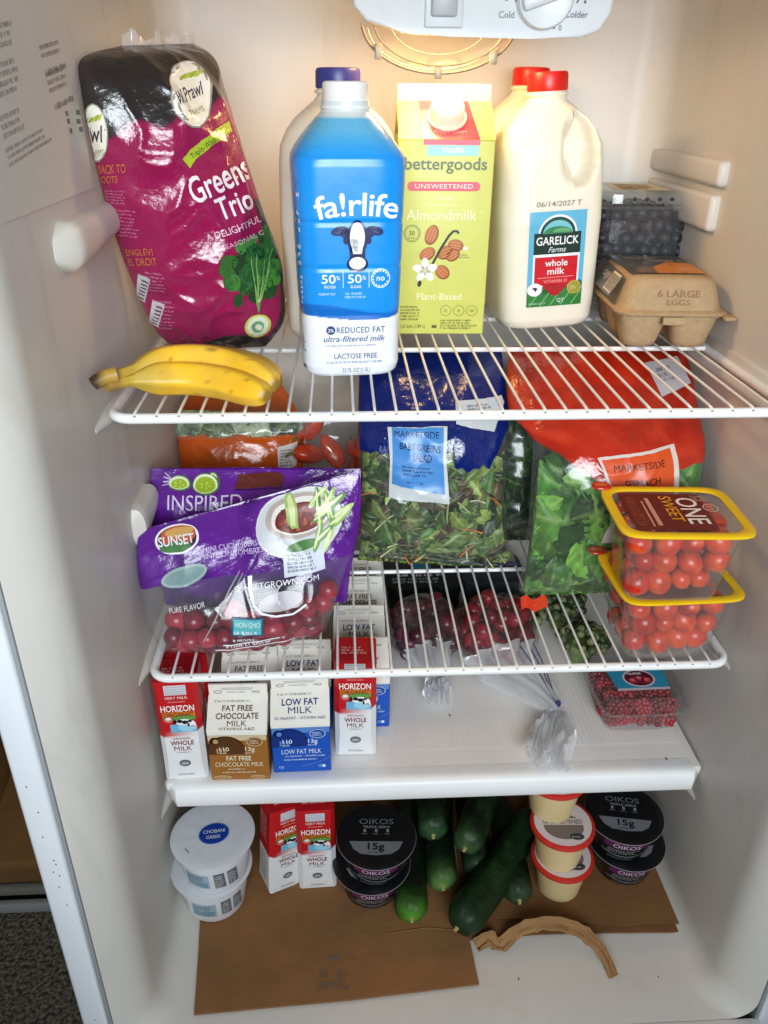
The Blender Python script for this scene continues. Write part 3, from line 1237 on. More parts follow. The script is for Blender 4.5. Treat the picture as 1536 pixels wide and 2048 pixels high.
for k, x in enumerate((-0.0205, 0.0030)):
    I.text('50', x - 0.001, 0.0905, 0.0078, wh, w=0.0125, b=0.03)
    I.text('%', x + 0.0075, 0.0935, 0.0036, wh)
    I.rows(x - 0.004, 0.1005, x + 0.004, 0.1025, 1, wh)
    I.text(('PROTEIN', 'SUGAR')[k], x, 0.0858, 0.0026, wh, w=0.010)
    I.rows(x - 0.010, 0.0795 - 0.003 * k, x + 0.010, 0.083, 1 + k, (190, 220, 240), fill=0.45)
for x in (-0.0085, 0.0150):
    I.line([(x, 0.086), (x, 0.1015)], 0.0005, wh)
I.ring(0.0255, 0.0942, 0.0088, 0.0088, 0.0007, wh)
for k in range(14):
    a = radians(20 + 24 * k)
    I.ell(0.0255 + 0.0070 * cos(a), 0.0942 + 0.0070 * sin(a), 0.0010, 0.0007, wh, 2, 8, rot=math.degrees(a) + 90)
I.text('no', 0.0255, 0.0922, 0.0052, wh, b=0.04)
nv = (44, 62, 116)
I.ell(-0.0205, 0.0462, 0.0042, 0.0042, nv, 1)
I.text('2%', -0.0205, 0.0446, 0.0032, wh)
I.text('REDUCED FAT', 0.0075, 0.0436, 0.0056, nv, w=0.045, sp=1.08)
I.text('ultra-filtered milk', 0.0015, 0.0352, 0.0056, nv, w=0.0575, sh=0.28)
I.rows(-0.026, 0.0305, 0.030, 0.0325, 1, (120, 134, 170), fill=0.6)
I.text('LACTOSE FREE', 0.0025, 0.0185, 0.0050, nv, w=0.0405)
I.rows(-0.0255, 0.0138, 0.0330, 0.0165, 1, (120, 134, 170), fill=0.6)
I.text('52 FL OZ (1.5L)', 0.0030, 0.0045, 0.0044, (120, 128, 150), w=0.0265, sh=0.1)
J = Ink()
J.rows(-0.0455, 0.0240, -0.0430, 0.040, 6, nv, fill=0.5)
J.rows(-0.0468, 0.105, -0.0440, 0.172, 9, (220, 234, 244), fill=0.35)
J.rows(-0.0455, 0.070, -0.0435, 0.098, 6, (220, 234, 244), fill=0.4)
J.ell(-0.0445, 0.0085, 0.0012, 0.0022, (20, 20, 26), 2)
b = B()
I.to(b, front_fn(fs), maxlen=0.004)
obj('sleeve_print', b, MAT['label'], t)
b = B()
J.to(b, front_fn(fs), maxlen=0.004)
obj('side_print', b, MAT['label'], t)
fl.scale.z = 0.974

# ------------------------------------------------------------------ milk jugs
JS = [(0.0, 0.047, 0.043, 4), (0.003, 0.0515, 0.047, 4.2), (0.010, 0.0545, 0.0500, 4.6), (0.030, 0.0560, 0.0510, 4.8), (0.110, 0.0580, 0.0525, 4.8), (0.116, 0.0588, 0.0530, 4.6), (0.175, 0.0575, 0.0515, 4.2), (0.192, 0.0560, 0.0500, 3.8),
      (0.206, 0.0500, 0.0455, 3.2), (0.217, 0.0415, 0.0390, 2.8), (0.226, 0.0310, 0.0300, 2.4), (0.232, 0.0235, 0.0235, 2.1), (0.236, 0.0205, 0.0205, 2), (0.246, 0.0200, 0.0200, 2)]


def jug_mesh(handle=True):
    b = B()
    bottle(b, JS, (236, 228, 208), seg=160, dz=0.0022)
    if handle:
        for i, p in enumerate(b.v):
            x, y, z = p
            if y < 0.02 and 0.12 < z < 0.225:
                dx, dz = (x - 0.0235) / 0.0225, (z - 0.187) / 0.0380
                q = (abs(dx) ** 2.6 + abs(dz) ** 2.6) ** (1 / 2.6)
                if q < 1:
                    e = min(1, (1 - q) / (0.30 if dx > -0.1 else 0.85))
                    e = e * e * (3 - 2 * e)
                    b.v[i] = (x - 0.004 * e, y + 0.030 * e, z)
    return b


def jug_cap(col):
    b = B()
    b.loft([superring(r, r, 2, 0, 0, z, 48) for r, z in ((0.0222, 0.2385), (0.0226, 0.2400), (0.0222, 0.2415))], (234, 222, 196))
    rings = []
    for r, z in ((0.0208, 0.2430), (0.0211, 0.2440), (0.0209, 0.2580), (0.0200, 0.2605), (0.0170, 0.2612)):
        rings.append([Vector(((r + (0.0003 if k % 2 and r > 0.0202 else 0)) * cos(2 * pi * k / 96), (r + (0.0003 if k % 2 and r > 0.0202 else 0)) * sin(2 * pi * k / 96), z)) for k in range(96)])
    b.loft(rings, col)
    return b


RED = (208, 28, 20)
t = thing('milk_jug', 'red-capped plastic milk jug with a red, green and blue label', 'milk jug', (0.1345, 0.305, 0.0), 4, 'white plastic milk jugs', (0, -3.2))
b = jug_mesh()
obj('body', b, MAT['hdpe'], t, sharp=60)
obj('cap', jug_cap(RED), MAT['cap'], t, sharp=30)
I = Ink()
x0, x1, y0, y1 = -0.0290, 0.0345, 0.0270, 0.1290
cx = (x0 + x1) / 2
I.rect(x0, y0, x1, y1, (96, 176, 208), 0)
I.rect(x0, y0 + 0.035, x1, y0 + 0.06, (196, 206, 210), 0)
for k in range(9):
    I.ell(x0 + 0.008 + 0.006 * k, y0 + 0.021 + 0.003 * sin(k * 1.9), 0.0075, 0.006, ((52, 128, 64), (84, 160, 80), (40, 104, 60))[k % 3], 1, 14)
I.rect(x0, y0, x1, y0 + 0.018, (48, 120, 58), 1)
for k in range(5):
    I.line([(x0 + 0.003 + 0.012 * k, y0 + 0.001), (x0 + 0.014 + 0.012 * k, y0 + 0.016)], 0.0014, (110, 176, 90), 2)
wht = (236, 238, 236)
I.rect(x0 + 0.0055, y0 + 0.022, x1 - 0.0055, y1 - 0.023, wht, 2)
I.ell(cx, y1 - 0.023, 0.0215, 0.0195, wht, 2, a0=0, a1=180)
I.ell(cx, y1 - 0.023, 0.0195, 0.0172, (26, 70, 58), 3, a0=0, a1=180)
I.ell(cx, y1 - 0.023, 0.0165, 0.0138, (120, 190, 200), 4, a0=0, a1=180)
I.ell(cx, y1 - 0.023, 0.0160, 0.0075, (60, 130, 84), 5, a0=0, a1=180)
I.ell(cx + 0.004, y1 - 0.0215, 0.010, 0.004, (104, 166, 110), 6, a0=0, a1=180)
I.rect(x0 + 0.0055, y1 - 0.0445, x1 - 0.0055, y1 - 0.022, (22, 48, 42), 4)
I.text('GARELICK', cx, y1 - 0.0345, 0.0085, (244, 244, 240), w=0.0475, l=8, b=0.035)
I.text('Farms', cx, y1 - 0.0425, 0.0056, (220, 226, 222), w=0.020, sh=0.35, l=8)
I.rect(x0 + 0.0075, y0 + 0.024, x1 - 0.0075, y1 - 0.0475, (200, 22, 36), 4)
I.poly([(x0 + 0.016, y0 + 0.0245), (x1 - 0.016, y0 + 0.0245), (cx + 0.004, y0 + 0.012), (cx - 0.004, y0 + 0.012)], (170, 24, 34), 4)
I.text('whole', cx, y1 - 0.0575, 0.0072, (248, 240, 238), w=0.0255, l=7, b=0.03)
I.text('milk', cx, y1 - 0.0665, 0.0072, (248, 240, 238), w=0.0195, l=7, b=0.03)
I.line([(x0 + 0.011, y1 - 0.0700), (x1 - 0.011, y1 - 0.0695)], 0.0005, (240, 180, 180), 6)
I.text('VITAMIN D', cx, y1 - 0.0758, 0.0036, (240, 170, 170), w=0.027, l=7)
I.ell(x0 + 0.0085, y0 + 0.0195, 0.0085, 0.0072, (236, 232, 240), 8)
I.ell(x0 + 0.0085, y0 + 0.0195, 0.0072, 0.0060, (246, 244, 248), 9)
I.poly([(x0 + 0.0048, y0 + 0.0215), (x0 + 0.0090, y0 + 0.0222), (x0 + 0.0125, y0 + 0.0205), (x0 + 0.0105, y0 + 0.0195), (x0 + 0.0102, y0 + 0.0165), (x0 + 0.0085, y0 + 0.0190)], (30, 28, 34), 11)
I.ell(x1 - 0.0100, y0 + 0.0200, 0.0082, 0.0075, (188, 160, 60), 8)
I.ell(x1 - 0.0100, y0 + 0.0200, 0.0066, 0.0060, (150, 150, 70), 9)
I.rows(x1 - 0.015, y0 + 0.018, x1 - 0.005, y0 + 0.0225, 2, (226, 206, 120), l=11)
I.text('QT', cx + 0.007, y0 + 0.0045, 0.0042, (220, 236, 220), l=8)
I.rows(x0 + 0.002, y0 + 0.003, cx - 0.004, y0 + 0.006, 1, (170, 210, 170), l=8)
I.text('06/14/2027 T', 0.003, y1 + 0.0050, 0.0052, (128, 118, 104), w=0.050, b=0.01, sh=0.1)
b = B()
JSx = [tuple(q) + (0, 0) for q in JS]
I.to(b, front_fn(JSx), off=0.0004, maxlen=0.005)
obj('label', b, MAT['label'], t)
t = thing('milk_jug', 'red-capped milk jug mostly hidden behind the labelled one', 'milk jug', (0.1235, 0.402, 0.0), 2, 'white plastic milk jugs')
t.scale.z = 1.02
obj('body', jug_mesh(False), MAT['hdpe'], t, sharp=60)
obj('cap', jug_cap(RED), MAT['cap'], t, sharp=30)
t = thing('milk_jug', 'milk jug with a dark blue cap, behind the blue and white bottle', 'milk jug', (-0.1010, 0.258, 0.0), -3, 'white plastic milk jugs')
t.scale = (1.05, 1.0, 1.0)
obj('body', jug_mesh(False), MAT['hdpe'], t, sharp=60)
obj('cap', jug_cap((56, 56, 128)), MAT['cap'], t, sharp=30)

# ------------------------------------------------------------------ almond drink carton
t = thing('drink_carton', 'yellow-green gable carton of almond drink with a white cap on a pink panel', 'carton', (0.009, 0.285, 0.0), -1)
wd, hs, hr = 0.0490, 0.1985, 0.0335
YG = (208, 208, 104)
b = B()
b.box(-wd, -wd, 0.0, wd, wd, hs, YG, 0.0018, 3)
zf0, zf1 = hs + hr, hs + hr + 0.0160
# sloping front and rear roof panels, the tucked-in sides, and the sealed fin
b.add([(-wd, -wd, hs), (wd, -wd, hs), (wd, -0.002, zf0), (-wd, -0.002, zf0)], [(0, 1, 2, 3)], YG)
b.add([(-wd, wd, hs), (wd, wd, hs), (wd, 0.002, zf0), (-wd, 0.002, zf0)], [(3, 2, 1, 0)], YG)
for sx in (-1, 1):
    x = sx * wd
    b.add([(x, -wd, hs), (x, wd, hs), (sx * (wd - 0.018), 0, hs + hr * 0.55), (x, -0.002, zf0), (x, 0.002, zf0)], [(0, 1, 2), (0, 2, 3), (1, 4, 2), (2, 4, 3)], (196, 194, 96))
b.box(-wd, -0.0022, zf0 - 0.0008, wd, 0.0022, zf1, (238, 226, 186), 0.0014, 3)
obj('body', b, MAT['card'], t, sharp=20)
I = Ink()
dg, crm = (64, 84, 26), (240, 236, 200)
I.rect(-0.0240, 0.1935, 0.0335, 0.1982, (222, 52, 76), 1)
I.rect(-0.0205, 0.1835, 0.0325, 0.1934, (140, 204, 190), 1)
I.text('Vanilla', 0.006, 0.1865, 0.0060, crm, w=0.0235)
I.text('bettergoods', -0.0005, 0.1705, 0.0115, dg, w=0.0845, b=0.045)
I.rrect(-0.0395, 0.1500, 0.0360, 0.1590, 0.0042, (216, 66, 84), 1)
I.text('UNSWEETENED', -0.0015, 0.1526, 0.0042, (250, 226, 214), w=0.0600, b=0.02, sp=1.1)
I.text('Vanilla', -0.0020, 0.1415, 0.0044, (232, 228, 178), w=0.0200)
I.line([(-0.018, 0.1365), (0.014, 0.1365)], 0.0005, crm)
I.text('Almondmilk', -0.0030, 0.1215, 0.0105, (236, 234, 186), w=0.0740, b=0.02)
I.ell(0.0390, 0.1295, 0.0007, 0.0007, crm)
I.ring(-0.0335, 0.1080, 0.0088, 0.0088, 0.0007, (110, 112, 50))
I.ring(-0.0335, 0.1080, 0.0072, 0.0072, 0.0004, (110, 112, 50))
I.text('30', -0.0335, 0.1062, 0.0046, (110, 112, 50), b=0.03)
I.rows(-0.038, 0.1030, -0.029, 0.1050, 1, (110, 112, 50))
al, alh, ald = (186, 104, 50), (212, 140, 84), (140, 70, 34)
for (x, y, rx, ry, ro) in ((-0.0125, 0.1065, 0.0070, 0.0105, -20), (0.0030, 0.0885, 0.0095, 0.0070, 20), (0.0135, 0.0960, 0.0085, 0.0062, -10), (0.0005, 0.0680, 0.0085, 0.0070, -40), (-0.0165, 0.0870, 0.0090, 0.0065, 30), (0.0110, 0.0860, 0.0080, 0.0062, 35)):
    I.ell(x, y, rx, ry, ald, 1, rot=ro)
    I.ell(x - 0.0006, y + 0.0007, rx * 0.9, ry * 0.85, al, 2, rot=ro)
    for q in (-0.45, 0, 0.45):
        a = radians(ro)
        dx, dy = -q * ry * sin(a), q * ry * cos(a)
        m_ = (0.6 * rx * cos(a), 0.6 * rx * sin(a)) if rx > ry else (-0.6 * ry * sin(a), 0.6 * ry * cos(a))
        if rx <= ry:
            dx, dy = q * rx * cos(a), q * rx * sin(a)
        I.line([(x + dx - m_[0], y + dy - m_[1]), (x + dx + m_[0], y + dy + m_[1])], 0.0008, alh, 3)
I.line([(-0.0110, 0.0760), (-0.0020, 0.0930), (0.0060, 0.1060), (0.0105, 0.1105), (0.0145, 0.1105), (0.0160, 0.1080)], 0.0026, (44, 38, 26), 4)
I.ell(0.0240, 0.0930, 0.0030, 0.0022, (226, 220, 190), 3)
I.rows(0.016, 0.0830, 0.030, 0.0880, 2, (130, 124, 70), fill=0.4)
for k in range(5):
    a = radians(72 * k + 20)
    I.ell(-0.0185 + 0.0068 * cos(a), 0.0700 + 0.0062 * sin(a), 0.0072, 0.0042, (236, 232, 220), 5, 16, rot=72 * k + 20)
I.ell(-0.0185, 0.0700, 0.0022, 0.0022, (214, 204, 130), 7, 12)
I.ell(-0.0240, 0.0560, 0.0022, 0.0036, (50, 44, 26), 6, 12, rot=-10)
I.text('Plant-Based', -0.0020, 0.0385, 0.0074, (236, 234, 190), w=0.0490, b=0.02)
og = (96, 100, 44)
I.rows(-0.0445, 0.0160, -0.0215, 0.0330, 5, og, fill=0.45)
I.text('1/2 GAL (1.89 L)', -0.0300, 0.0075, 0.0036, og, w=0.0270)
for k, s_ in enumerate(('O', 'A', 'GF')):
    x = 0.0060 + 0.0145 * k
    I.ring(x, 0.0265, 0.0062, 0.0058, 0.0005, og)
    I.text(s_, x, 0.0250, 0.0030, og)
I.rows(0.0005, 0.0060, 0.0430, 0.0175, 4, og, fill=0.55)
I.rect(-0.0090, 0.0072, -0.0035, 0.0105, og, 3)
b = B()
I.to(b, plane_fn((0, -wd, 0), (1, 0, 0), (0, 0, 1)), off=0.0003)
rf = plane_fn((0, -wd, hs), (1, 0, 0), (0, wd - 0.002, hr))
J = Ink()
L_ = hypot(wd, hr)
J.poly([(-0.0240, 0.0), (0.0335, 0.0), (0.0250, L_ - 0.001), (-0.0270, L_ - 0.001)], (222, 52, 76), 1)
J.text('TWIST OPEN', 0.003, 0.0070, 0.0035, (244, 180, 170), w=0.035, arc=-0.05)
J.to(b, rf, off=0.0003)
J = Ink()
J.text('SELLS OCT 27 26', 0.002, 0.006, 0.0042, (214, 176, 128), w=0.048, b=0.0)
J.to(b, plane_fn((0, -0.0022, zf0), (1, 0, 0), (0, 0, 1)), off=0.0002)
obj('carton_print', b, MAT['label'], t)
b = B()
rings = []
for r, d in ((0.0205, 0.0), (0.0205, 0.002), (0.0178, 0.0028), (0.0172, 0.0130), (0.0160, 0.0148), (0.0100, 0.0152)):
    rings.append([rf(0.0010 + r * cos(2 * pi * k / 60), 0.0320 + r * sin(2 * pi * k / 60), d) for k in range(60)])
b.loft(rings, (238, 230, 204))
obj('cap', b, MAT['cap'], t, sharp=35)

# ------------------------------------------------------------------ egg carton
PU = (172, 146, 112)
t = thing('egg_carton', 'tan moulded-pulp egg carton with a grey and orange label on top', 'egg carton', (0.2490, 0.242, 0.0), -4)
t.scale.z = 0.95
b = B()
for ix in (-1, 1):
    for iy in (-1, 0, 1):
        cx, cy = ix * 0.0265, iy * 0.048
        rings = []
        for r, z, n in ((0.012, 0.0, 3), (0.0165, 0.0015, 3), (0.0195, 0.008, 3), (0.0235, 0.026, 3.4), (0.0262, 0.040, 4)):
            rings.append(superring(r, r * (0.92 if iy else 0.86), n, cx, cy, z, 32))
        b.loft(rings, PU)
b.box(-0.051, -0.0680, 0.034, 0.051, 0.0680, 0.0405, PU, 0.002)
obj('base', b, MAT['pulp'], t, sharp=60)
b = B()
rim = [superring(rx, ry, n, 0, 0, z, 64) for rx, ry, n, z in ((0.0585, 0.0770, 9, 0.0385), (0.0600, 0.0785, 8, 0.0395), (0.0600, 0.0785, 8, 0.0420), (0.0570, 0.0755, 8, 0.0435))]
lid = [superring(rx, ry, n, 0, 0, z, 64) for rx, ry, n, z in ((0.0545, 0.0725, 8, 0.0440), (0.0530, 0.0710, 7, 0.0500), (0.0500, 0.0672, 6, 0.0640), (0.0478, 0.0648, 5.5, 0.0715), (0.0450, 0.0620, 5, 0.0750), (0.0400, 0.0570, 4.5, 0.0768), (0.0300, 0.0450, 4, 0.0772))]
b.loft(rim + lid, PU)
obj('lid', b, MAT['pulp'], t, sharp=60)
b = B()
b.box(0.050, -0.085, 0.036, 0.062, -0.066, 0.041, PU, 0.002)
obj('corner_tab', b, MAT['pulp'], t)
b = B()
b.box(-0.012, -0.0815, 0.030, 0.012, -0.0765, 0.0385, PU, 0.0015)
obj('closing_tab', b, MAT['pulp'], t)


def egg_top(x, y, d):
    # label draped over the lid: past the edge of the top it folds down the sloping side
    e = 0.0425
    if x < -e:
        s_ = -x - e
        return Vector((-e - 0.006 - s_ * 0.50 - d, y, 0.0758 - s_ * 0.86 + d * 0.3))
    if y < -0.0600:
        s_ = -0.0600 - y
        return Vector((x, -0.0600 - 0.004 - s_ * 0.42 - d, 0.0762 - s_ * 0.90))
    return Vector((x, y, 0.0776 + d))


I = Ink()
GY = (74, 70, 70)
I.rect(-0.070, -0.046, -0.0426, 0.052, GY, 0)
I.rect(-0.0424, -0.046, 0.036, 0.056, GY, 0)
I.rect(-0.067, -0.043, -0.045, -0.012, (222, 208, 182), 2)
for k in range(11):
    I.rect(-0.0655, -0.0415 + k * 0.0026, -0.047, -0.0415 + k * 0.0026 + (0.0013 if k % 3 else 0.0019), (70, 62, 54), 3)
I.text('cage', -0.056, 0.004, 0.010, (196, 186, 168), rot=-90, w=0.026)
I.poly([(-0.014, -0.0455), (0.0355, -0.0455), (0.0355, 0.010), (0.012, 0.016), (-0.010, -0.012)], (206, 124, 42), 2)
I.poly([(-0.036, -0.0455), (-0.014, -0.0455), (-0.010, -0.012), (-0.030, -0.016)], (112, 88, 62), 2)
I.text('6 EGGS', 0.012, 0.026, 0.009, (222, 196, 160), w=0.036, rot=180)
I.rows(-0.030, 0.030, 0.010, 0.044, 3, (206, 178, 140), fill=0.5)
I.rows(0.012, -0.034, 0.033, -0.010, 4, (232, 190, 130), fill=0.4)
b = B()
I.to(b, egg_top, off=0.0008, maxlen=0.008)
obj('label', b, MAT['label'], t)
b = B()
I = Ink()
I.text('6 LARGE', 0.004, 0.012, 0.0075, (150, 114, 76), w=0.044, b=0.01)
I.text('EGGS', 0.004, 0.0035, 0.006, (150, 114, 76), w=0.024, b=0.01)
I.to(b, plane_fn((0, -0.0719, 0.046), (1, 0, 0), (0, 0.0062, 0.0205)), off=0.0012)
obj('embossing', b, MAT['pulp'], t)


# ------------------------------------------------------------------ clear trays of berries
def tray(b, w0, d0, w1, d1, z0, z1, n=7, col=(235, 240, 240), flange=0.004, ribs=0, seg=64):
    rings = []
    secs = [(0.0, 0.985), (0.04, 1.0), (1.0, 1.0)]
    for q, k in secs:
        w, d = (w0 + (w1 - w0) * q) * k, (d0 + (d1 - d0) * q) * k
        rings.append(superring(w, d, n, 0, 0, z0 + (z1 - z0) * q, seg))
    if ribs:
        for ring in rings:
            for i, p in enumerate(ring):
                s_ = 1 - (0.02 if i % ribs == 0 else 0)
                ring[i] = Vector((p.x * s_, p.y * s_, p.z))
    if flange:
        rings.append(superring(w1 + flange, d1 + flange, n + 2, 0, 0, z1 + 0.0002, seg))
        rings.append(superring(w1 + flange, d1 + flange, n + 2, 0, 0, z1 + 0.0022, seg))
    b.loft(rings, col, True, False)


def berries(name, label, cat, group, mat, spots, make, cols, origin, rz=0):
    """one thing per berry: a few moulds copied to every spot"""
    moulds = []
    M = Matrix.Translation(origin) @ Matrix.Rotation(radians(rz), 4, 'Z')
    for i, (x, y, z, sc) in enumerate(spots):
        k = i % len(cols)
        if len(moulds) <= k:
            b = B()
            make(b, cols[k], k)
            o = tag(obj(name, b, mat, sharp=60), label, cat, group)
            moulds.append(o)
        else:
            o = moulds[k].copy()
            COL.objects.link(o)
        o.location = M @ Vector((x, y, z))
        r_ = random.Random(i * 13 + 5)
        o.scale = (sc * r_.uniform(0.92, 1.05), sc * r_.uniform(0.92, 1.05), sc * r_.uniform(0.92, 1.10))
        o.rotation_euler = (r_.uniform(-0.8, 0.8), r_.uniform(-0.8, 0.8), r_.uniform(0, 6.28))


BO = (0.259, 0.378, 0.0)
t = thing('berry_box', 'clear plastic box of blueberries behind the egg carton, sticker on its lid', 'berry box', BO, -2)
t.scale = (1.03, 1.0, 1.09)
b = B()
tray(b, 0.044, 0.050, 0.052, 0.057, 0.0, 0.112, ribs=8)
obj('tub', b, MAT['clear'], t, sharp=30)
b = B()
b.loft([superring(rx, ry, 8, 0, 0, z, 64) for rx, ry, z in ((0.0565, 0.0615, 0.1125), (0.0585, 0.0635, 0.1135), (0.0585, 0.0635, 0.1165), (0.0545, 0.0595, 0.1175), (0.0530, 0.058, 0.1265), (0.0505, 0.0555, 0.1290), (0.030, 0.034, 0.1293))], (205, 200, 190), False, True)
obj('lid', b, MAT['clear'], t, sharp=30)
b = B()
for k in range(4):
    b.ball((-0.018 + 0.014 * k, -0.0586, 0.1222), (0.0026, 0.0008, 0.0019), (30, 24, 20), 12, 6)
obj('vent_hole', b, MAT['rubber'], t)
b = B()
I = Ink()
I.poly([(-0.036, -0.042), (0.030, -0.046), (0.024, 0.030), (-0.032, 0.034)], (230, 212, 180), 0)
I.rows(-0.024, -0.034, 0.018, 0.020, 6, (120, 92, 66), fill=0.5)
I.rect(-0.028, -0.036, -0.010, -0.012, (196, 150, 110), 2)
I.to(b, lambda x, y, d: Vector((x, y, 0.1294 + d)))
obj('price_sticker', b, MAT['paper'], t)


def blueberry(b, c, k):
    b.ball((0, 0, 0), (0.0078, 0.0078, 0.0068), c, 18, 11, dent=0.0)
    n = 10
    ring = []
    for j in range(2 * n):
        r = 0.0034 if j % 2 else 0.0024
        ring.append(Vector((r * cos(pi * j / n), r * sin(pi * j / n), 0.0066 + (0.0008 if j % 2 else 0.0002))))
    b.loft([ring, [Vector((p.x * 0.55, p.y * 0.55, 0.0058)) for p in ring]], (34, 30, 44))


sp = []
rnd = random.Random(9)
for lay in range(5):
    z = 0.115 - lay * 0.0135
    for i in range(7):
        for row in range(2):
            sp.append((-0.045 + 0.015 * i + rnd.uniform(-.002, .002) + (0.006 if (lay + row) % 2 else 0) - 0.003, -0.043 + 0.015 * row + rnd.uniform(-.002, .002), z + rnd.uniform(-.002, .002), rnd.uniform(0.9, 1.08)))
for i in range(6):
    for row in range(5):
        sp.append((-0.041 + 0.0155 * i + rnd.uniform(-.002, .002), -0.012 + 0.0145 * row + rnd.uniform(-.002, .002), 0.114 + rnd.uniform(-.002, .002), rnd.uniform(0.9, 1.05)))
berries('blueberry', 'dark dusty blueberry packed inside the clear box behind the egg carton', 'blueberry', 'blueberries in the clear box', MAT['bloom'], sp, blueberry, ((34, 33, 44), (27, 26, 36), (44, 42, 54), (66, 40, 40)), BO, -2)  # the reddish-brown mould has warm reflections put into its skin colour


# ------------------------------------------------------------------ middle shelf
def leaf(b, c, tip, side, ln, wd, col, curl=0.25, vein=True):
    """one leaf: base at c, pointing along tip, lying across side"""
    tip, side = tip.normalized(), side.normalized()
    nrm = tip.cross(side).normalized()
    vs, cs, fs = [], [], []
    n = 8
    K = (-1, -0.75, -0.5, -0.22, 0, 0.22, 0.5, 0.75, 1)
    sd = c.x * 311 + c.z * 173
    for i in range(n + 1):
        s_ = i / n
        w = wd * (sin(pi * min(1, s_ * 0.93 + 0.05)) ** 0.7) * (1 + 0.12 * sin(sd + 17 * s_))
        for k in K:
            z = curl * ln * (abs(k) ** 1.5 * 0.35 - (s_ - 0.5) ** 2 * 0.8) + 0.035 * ln * sin(sd + 11 * s_ + 4 * k) * abs(k) + 0.018 * ln * sin(26 * s_ - 9 * abs(k))
            vs.append(c + tip * (ln * s_ + 0.08 * ln * abs(k)) + side * (w * k) + nrm * z)
            q = mix(col, (26, 44, 18), 0.10 + 0.22 * sin(26 * s_ - 9 * abs(k) + 1.2)) if vein else col
            if vein and k == 0 and s_ < 0.9:
                q = mix(col, (164, 186, 120), 0.55)
            cs.append(q)
    o = len(b.v)
    m = len(K)
    for i in range(n):
        for k in range(m - 1):
            a = o + i * m + k
            fs.append((a, a + 1, a + m + 1, a + m))
    b.v += [tuple(p) for p in vs]
    b.c += [lin(q) for q in cs]
    b.f += fs


def fill_leaves(b, sk, n, size, cols, ur=(0.05, 0.95), vr=(0.3, 0.95), depth=(0.003, 0.022), seed=1, aspect=0.45, vein=True, sgs=(1, 1, 1, -1)):
    rnd = random.Random(seed)
    for i in range(n):
        u, v = rnd.uniform(*ur), rnd.uniform(*vr)
        sg = sgs[i % len(sgs)]
        dp = rnd.uniform(*depth)
        p = sk.side(u, v, 0, sg)
        L, R, T = sk.row(v)
        dp = min(dp, max(0.002, T * 0.9))
        p = p + Vector((0, sg * dp, 0))
        a = rnd.uniform(0, 6.28)
        tip = Vector((cos(a), rnd.uniform(-0.35, 0.35), sin(a)))
        sd = tip.cross(Vector((rnd.uniform(-0.5, 0.5), -1, rnd.uniform(-0.3, 0.6))))
        ln = rnd.uniform(*size)
        c = cols[rnd.randrange(len(cols))]
        g_ = rnd.uniform(0.55, 1.35)
        c = tuple(max(0, min(255, x * g_)) for x in c)
        o = len(b.v)
        leaf(b, p - tip * ln * 0.5, tip, sd, ln, ln * aspect * rnd.uniform(0.7, 1.2), c, rnd.uniform(0.1, 0.6), vein)
        for q in range(o, len(b.v)):
            b.v[q] = sk.inside(b.v[q], vr)


ZM = -0.281
# carrots and other bags at the back left
rows = [((385, 760), (560, 765), (-0.292, 0.370, -0.096), (-0.183, 0.370, -0.100), 0.003),
        ((345, 830), (600, 835), (-0.305, 0.315, -0.122), (-0.156, 0.315, -0.127), 0.018),
        ((336, 870), (602, 872), (-0.308, 0.295, -0.140), (-0.154, 0.295, -0.144), 0.024),
        ((336, 940), (606, 940), (-0.308, 0.285, -0.185), (-0.153, 0.285, -0.188), 0.028),
        ((336, 1050), (606, 1050), (-0.308, 0.285, -0.245), (-0.153, 0.285, -0.245), 0.026),
        ((336, 1100), (606, 1100), (-0.304, 0.285, -0.279), (-0.156, 0.285, -0.279), 0.004)]
sk = Sack(rows, amp=0.003, freq=20, seed=1)
t = thing('carrot_bag', 'orange pouch of carrots standing behind the purple bag at the back left', 'carrot bag', (-0.23, 0.285, ZM))
TO = Vector((0.23, -0.285, -ZM))
b = B()
sk.build(b, 60, 70, lambda u, v, sg: mix((196, 84, 20), (140, 62, 20), noise.noise(Vector((u * 3, v * 5, 2)))))
obj('film', b, MAT['bag'], t, TO, sharp=70)
b = B()
I = Ink()
I.poly([(554, -932), (592, -926), (594, -882), (552, -888)], (220, 214, 208), 1)
I.rows(558, -924, 586, -892, 6, (110, 100, 96), fill=0.5)
I.to(b, sk.art(), off=0.0008, step=0.0002, maxlen=8)
obj('label', b, MAT['paper'], t, TO)

rows = [((352, 820), (622, 828), (-0.301, 0.262, -0.1005), (-0.142, 0.262, -0.106), 0.004),
        ((345, 850), (628, 850), (-0.305, 0.255, -0.115), (-0.138, 0.255, -0.117), 0.012),
        ((350, 885), (620, 880), (-0.304, 0.252, -0.136), (-0.144, 0.252, -0.134), 0.010),
        ((350, 990), (620, 990), (-0.304, 0.250, -0.215), (-0.144, 0.250, -0.215), 0.002)]
sk = Sack(rows, amp=0.004, freq=26, seed=4)
t = thing('lettuce_bag', 'clear bag of pale green lettuce slumped in front of the orange carrot pouch', 'lettuce bag', (-0.22, 0.252, -0.215))
TO = Vector((0.22, -0.252, 0.215))
b = B()
sk.build(b, 60, 26, (230, 235, 230), v1=0.60)
obj('film', b, MAT['cling'], t, TO, sharp=70)
b = B()
fill_leaves(b, sk, 34, (0.02, 0.05), ((112, 122, 92), (96, 110, 76), (140, 144, 122)), vr=(0.06, 0.48), depth=(0.002, 0.010), seed=4)
o = obj('lettuce_leaves', b, MAT['leaf'], t, TO, sharp=70)
o['kind'] = 'stuff'

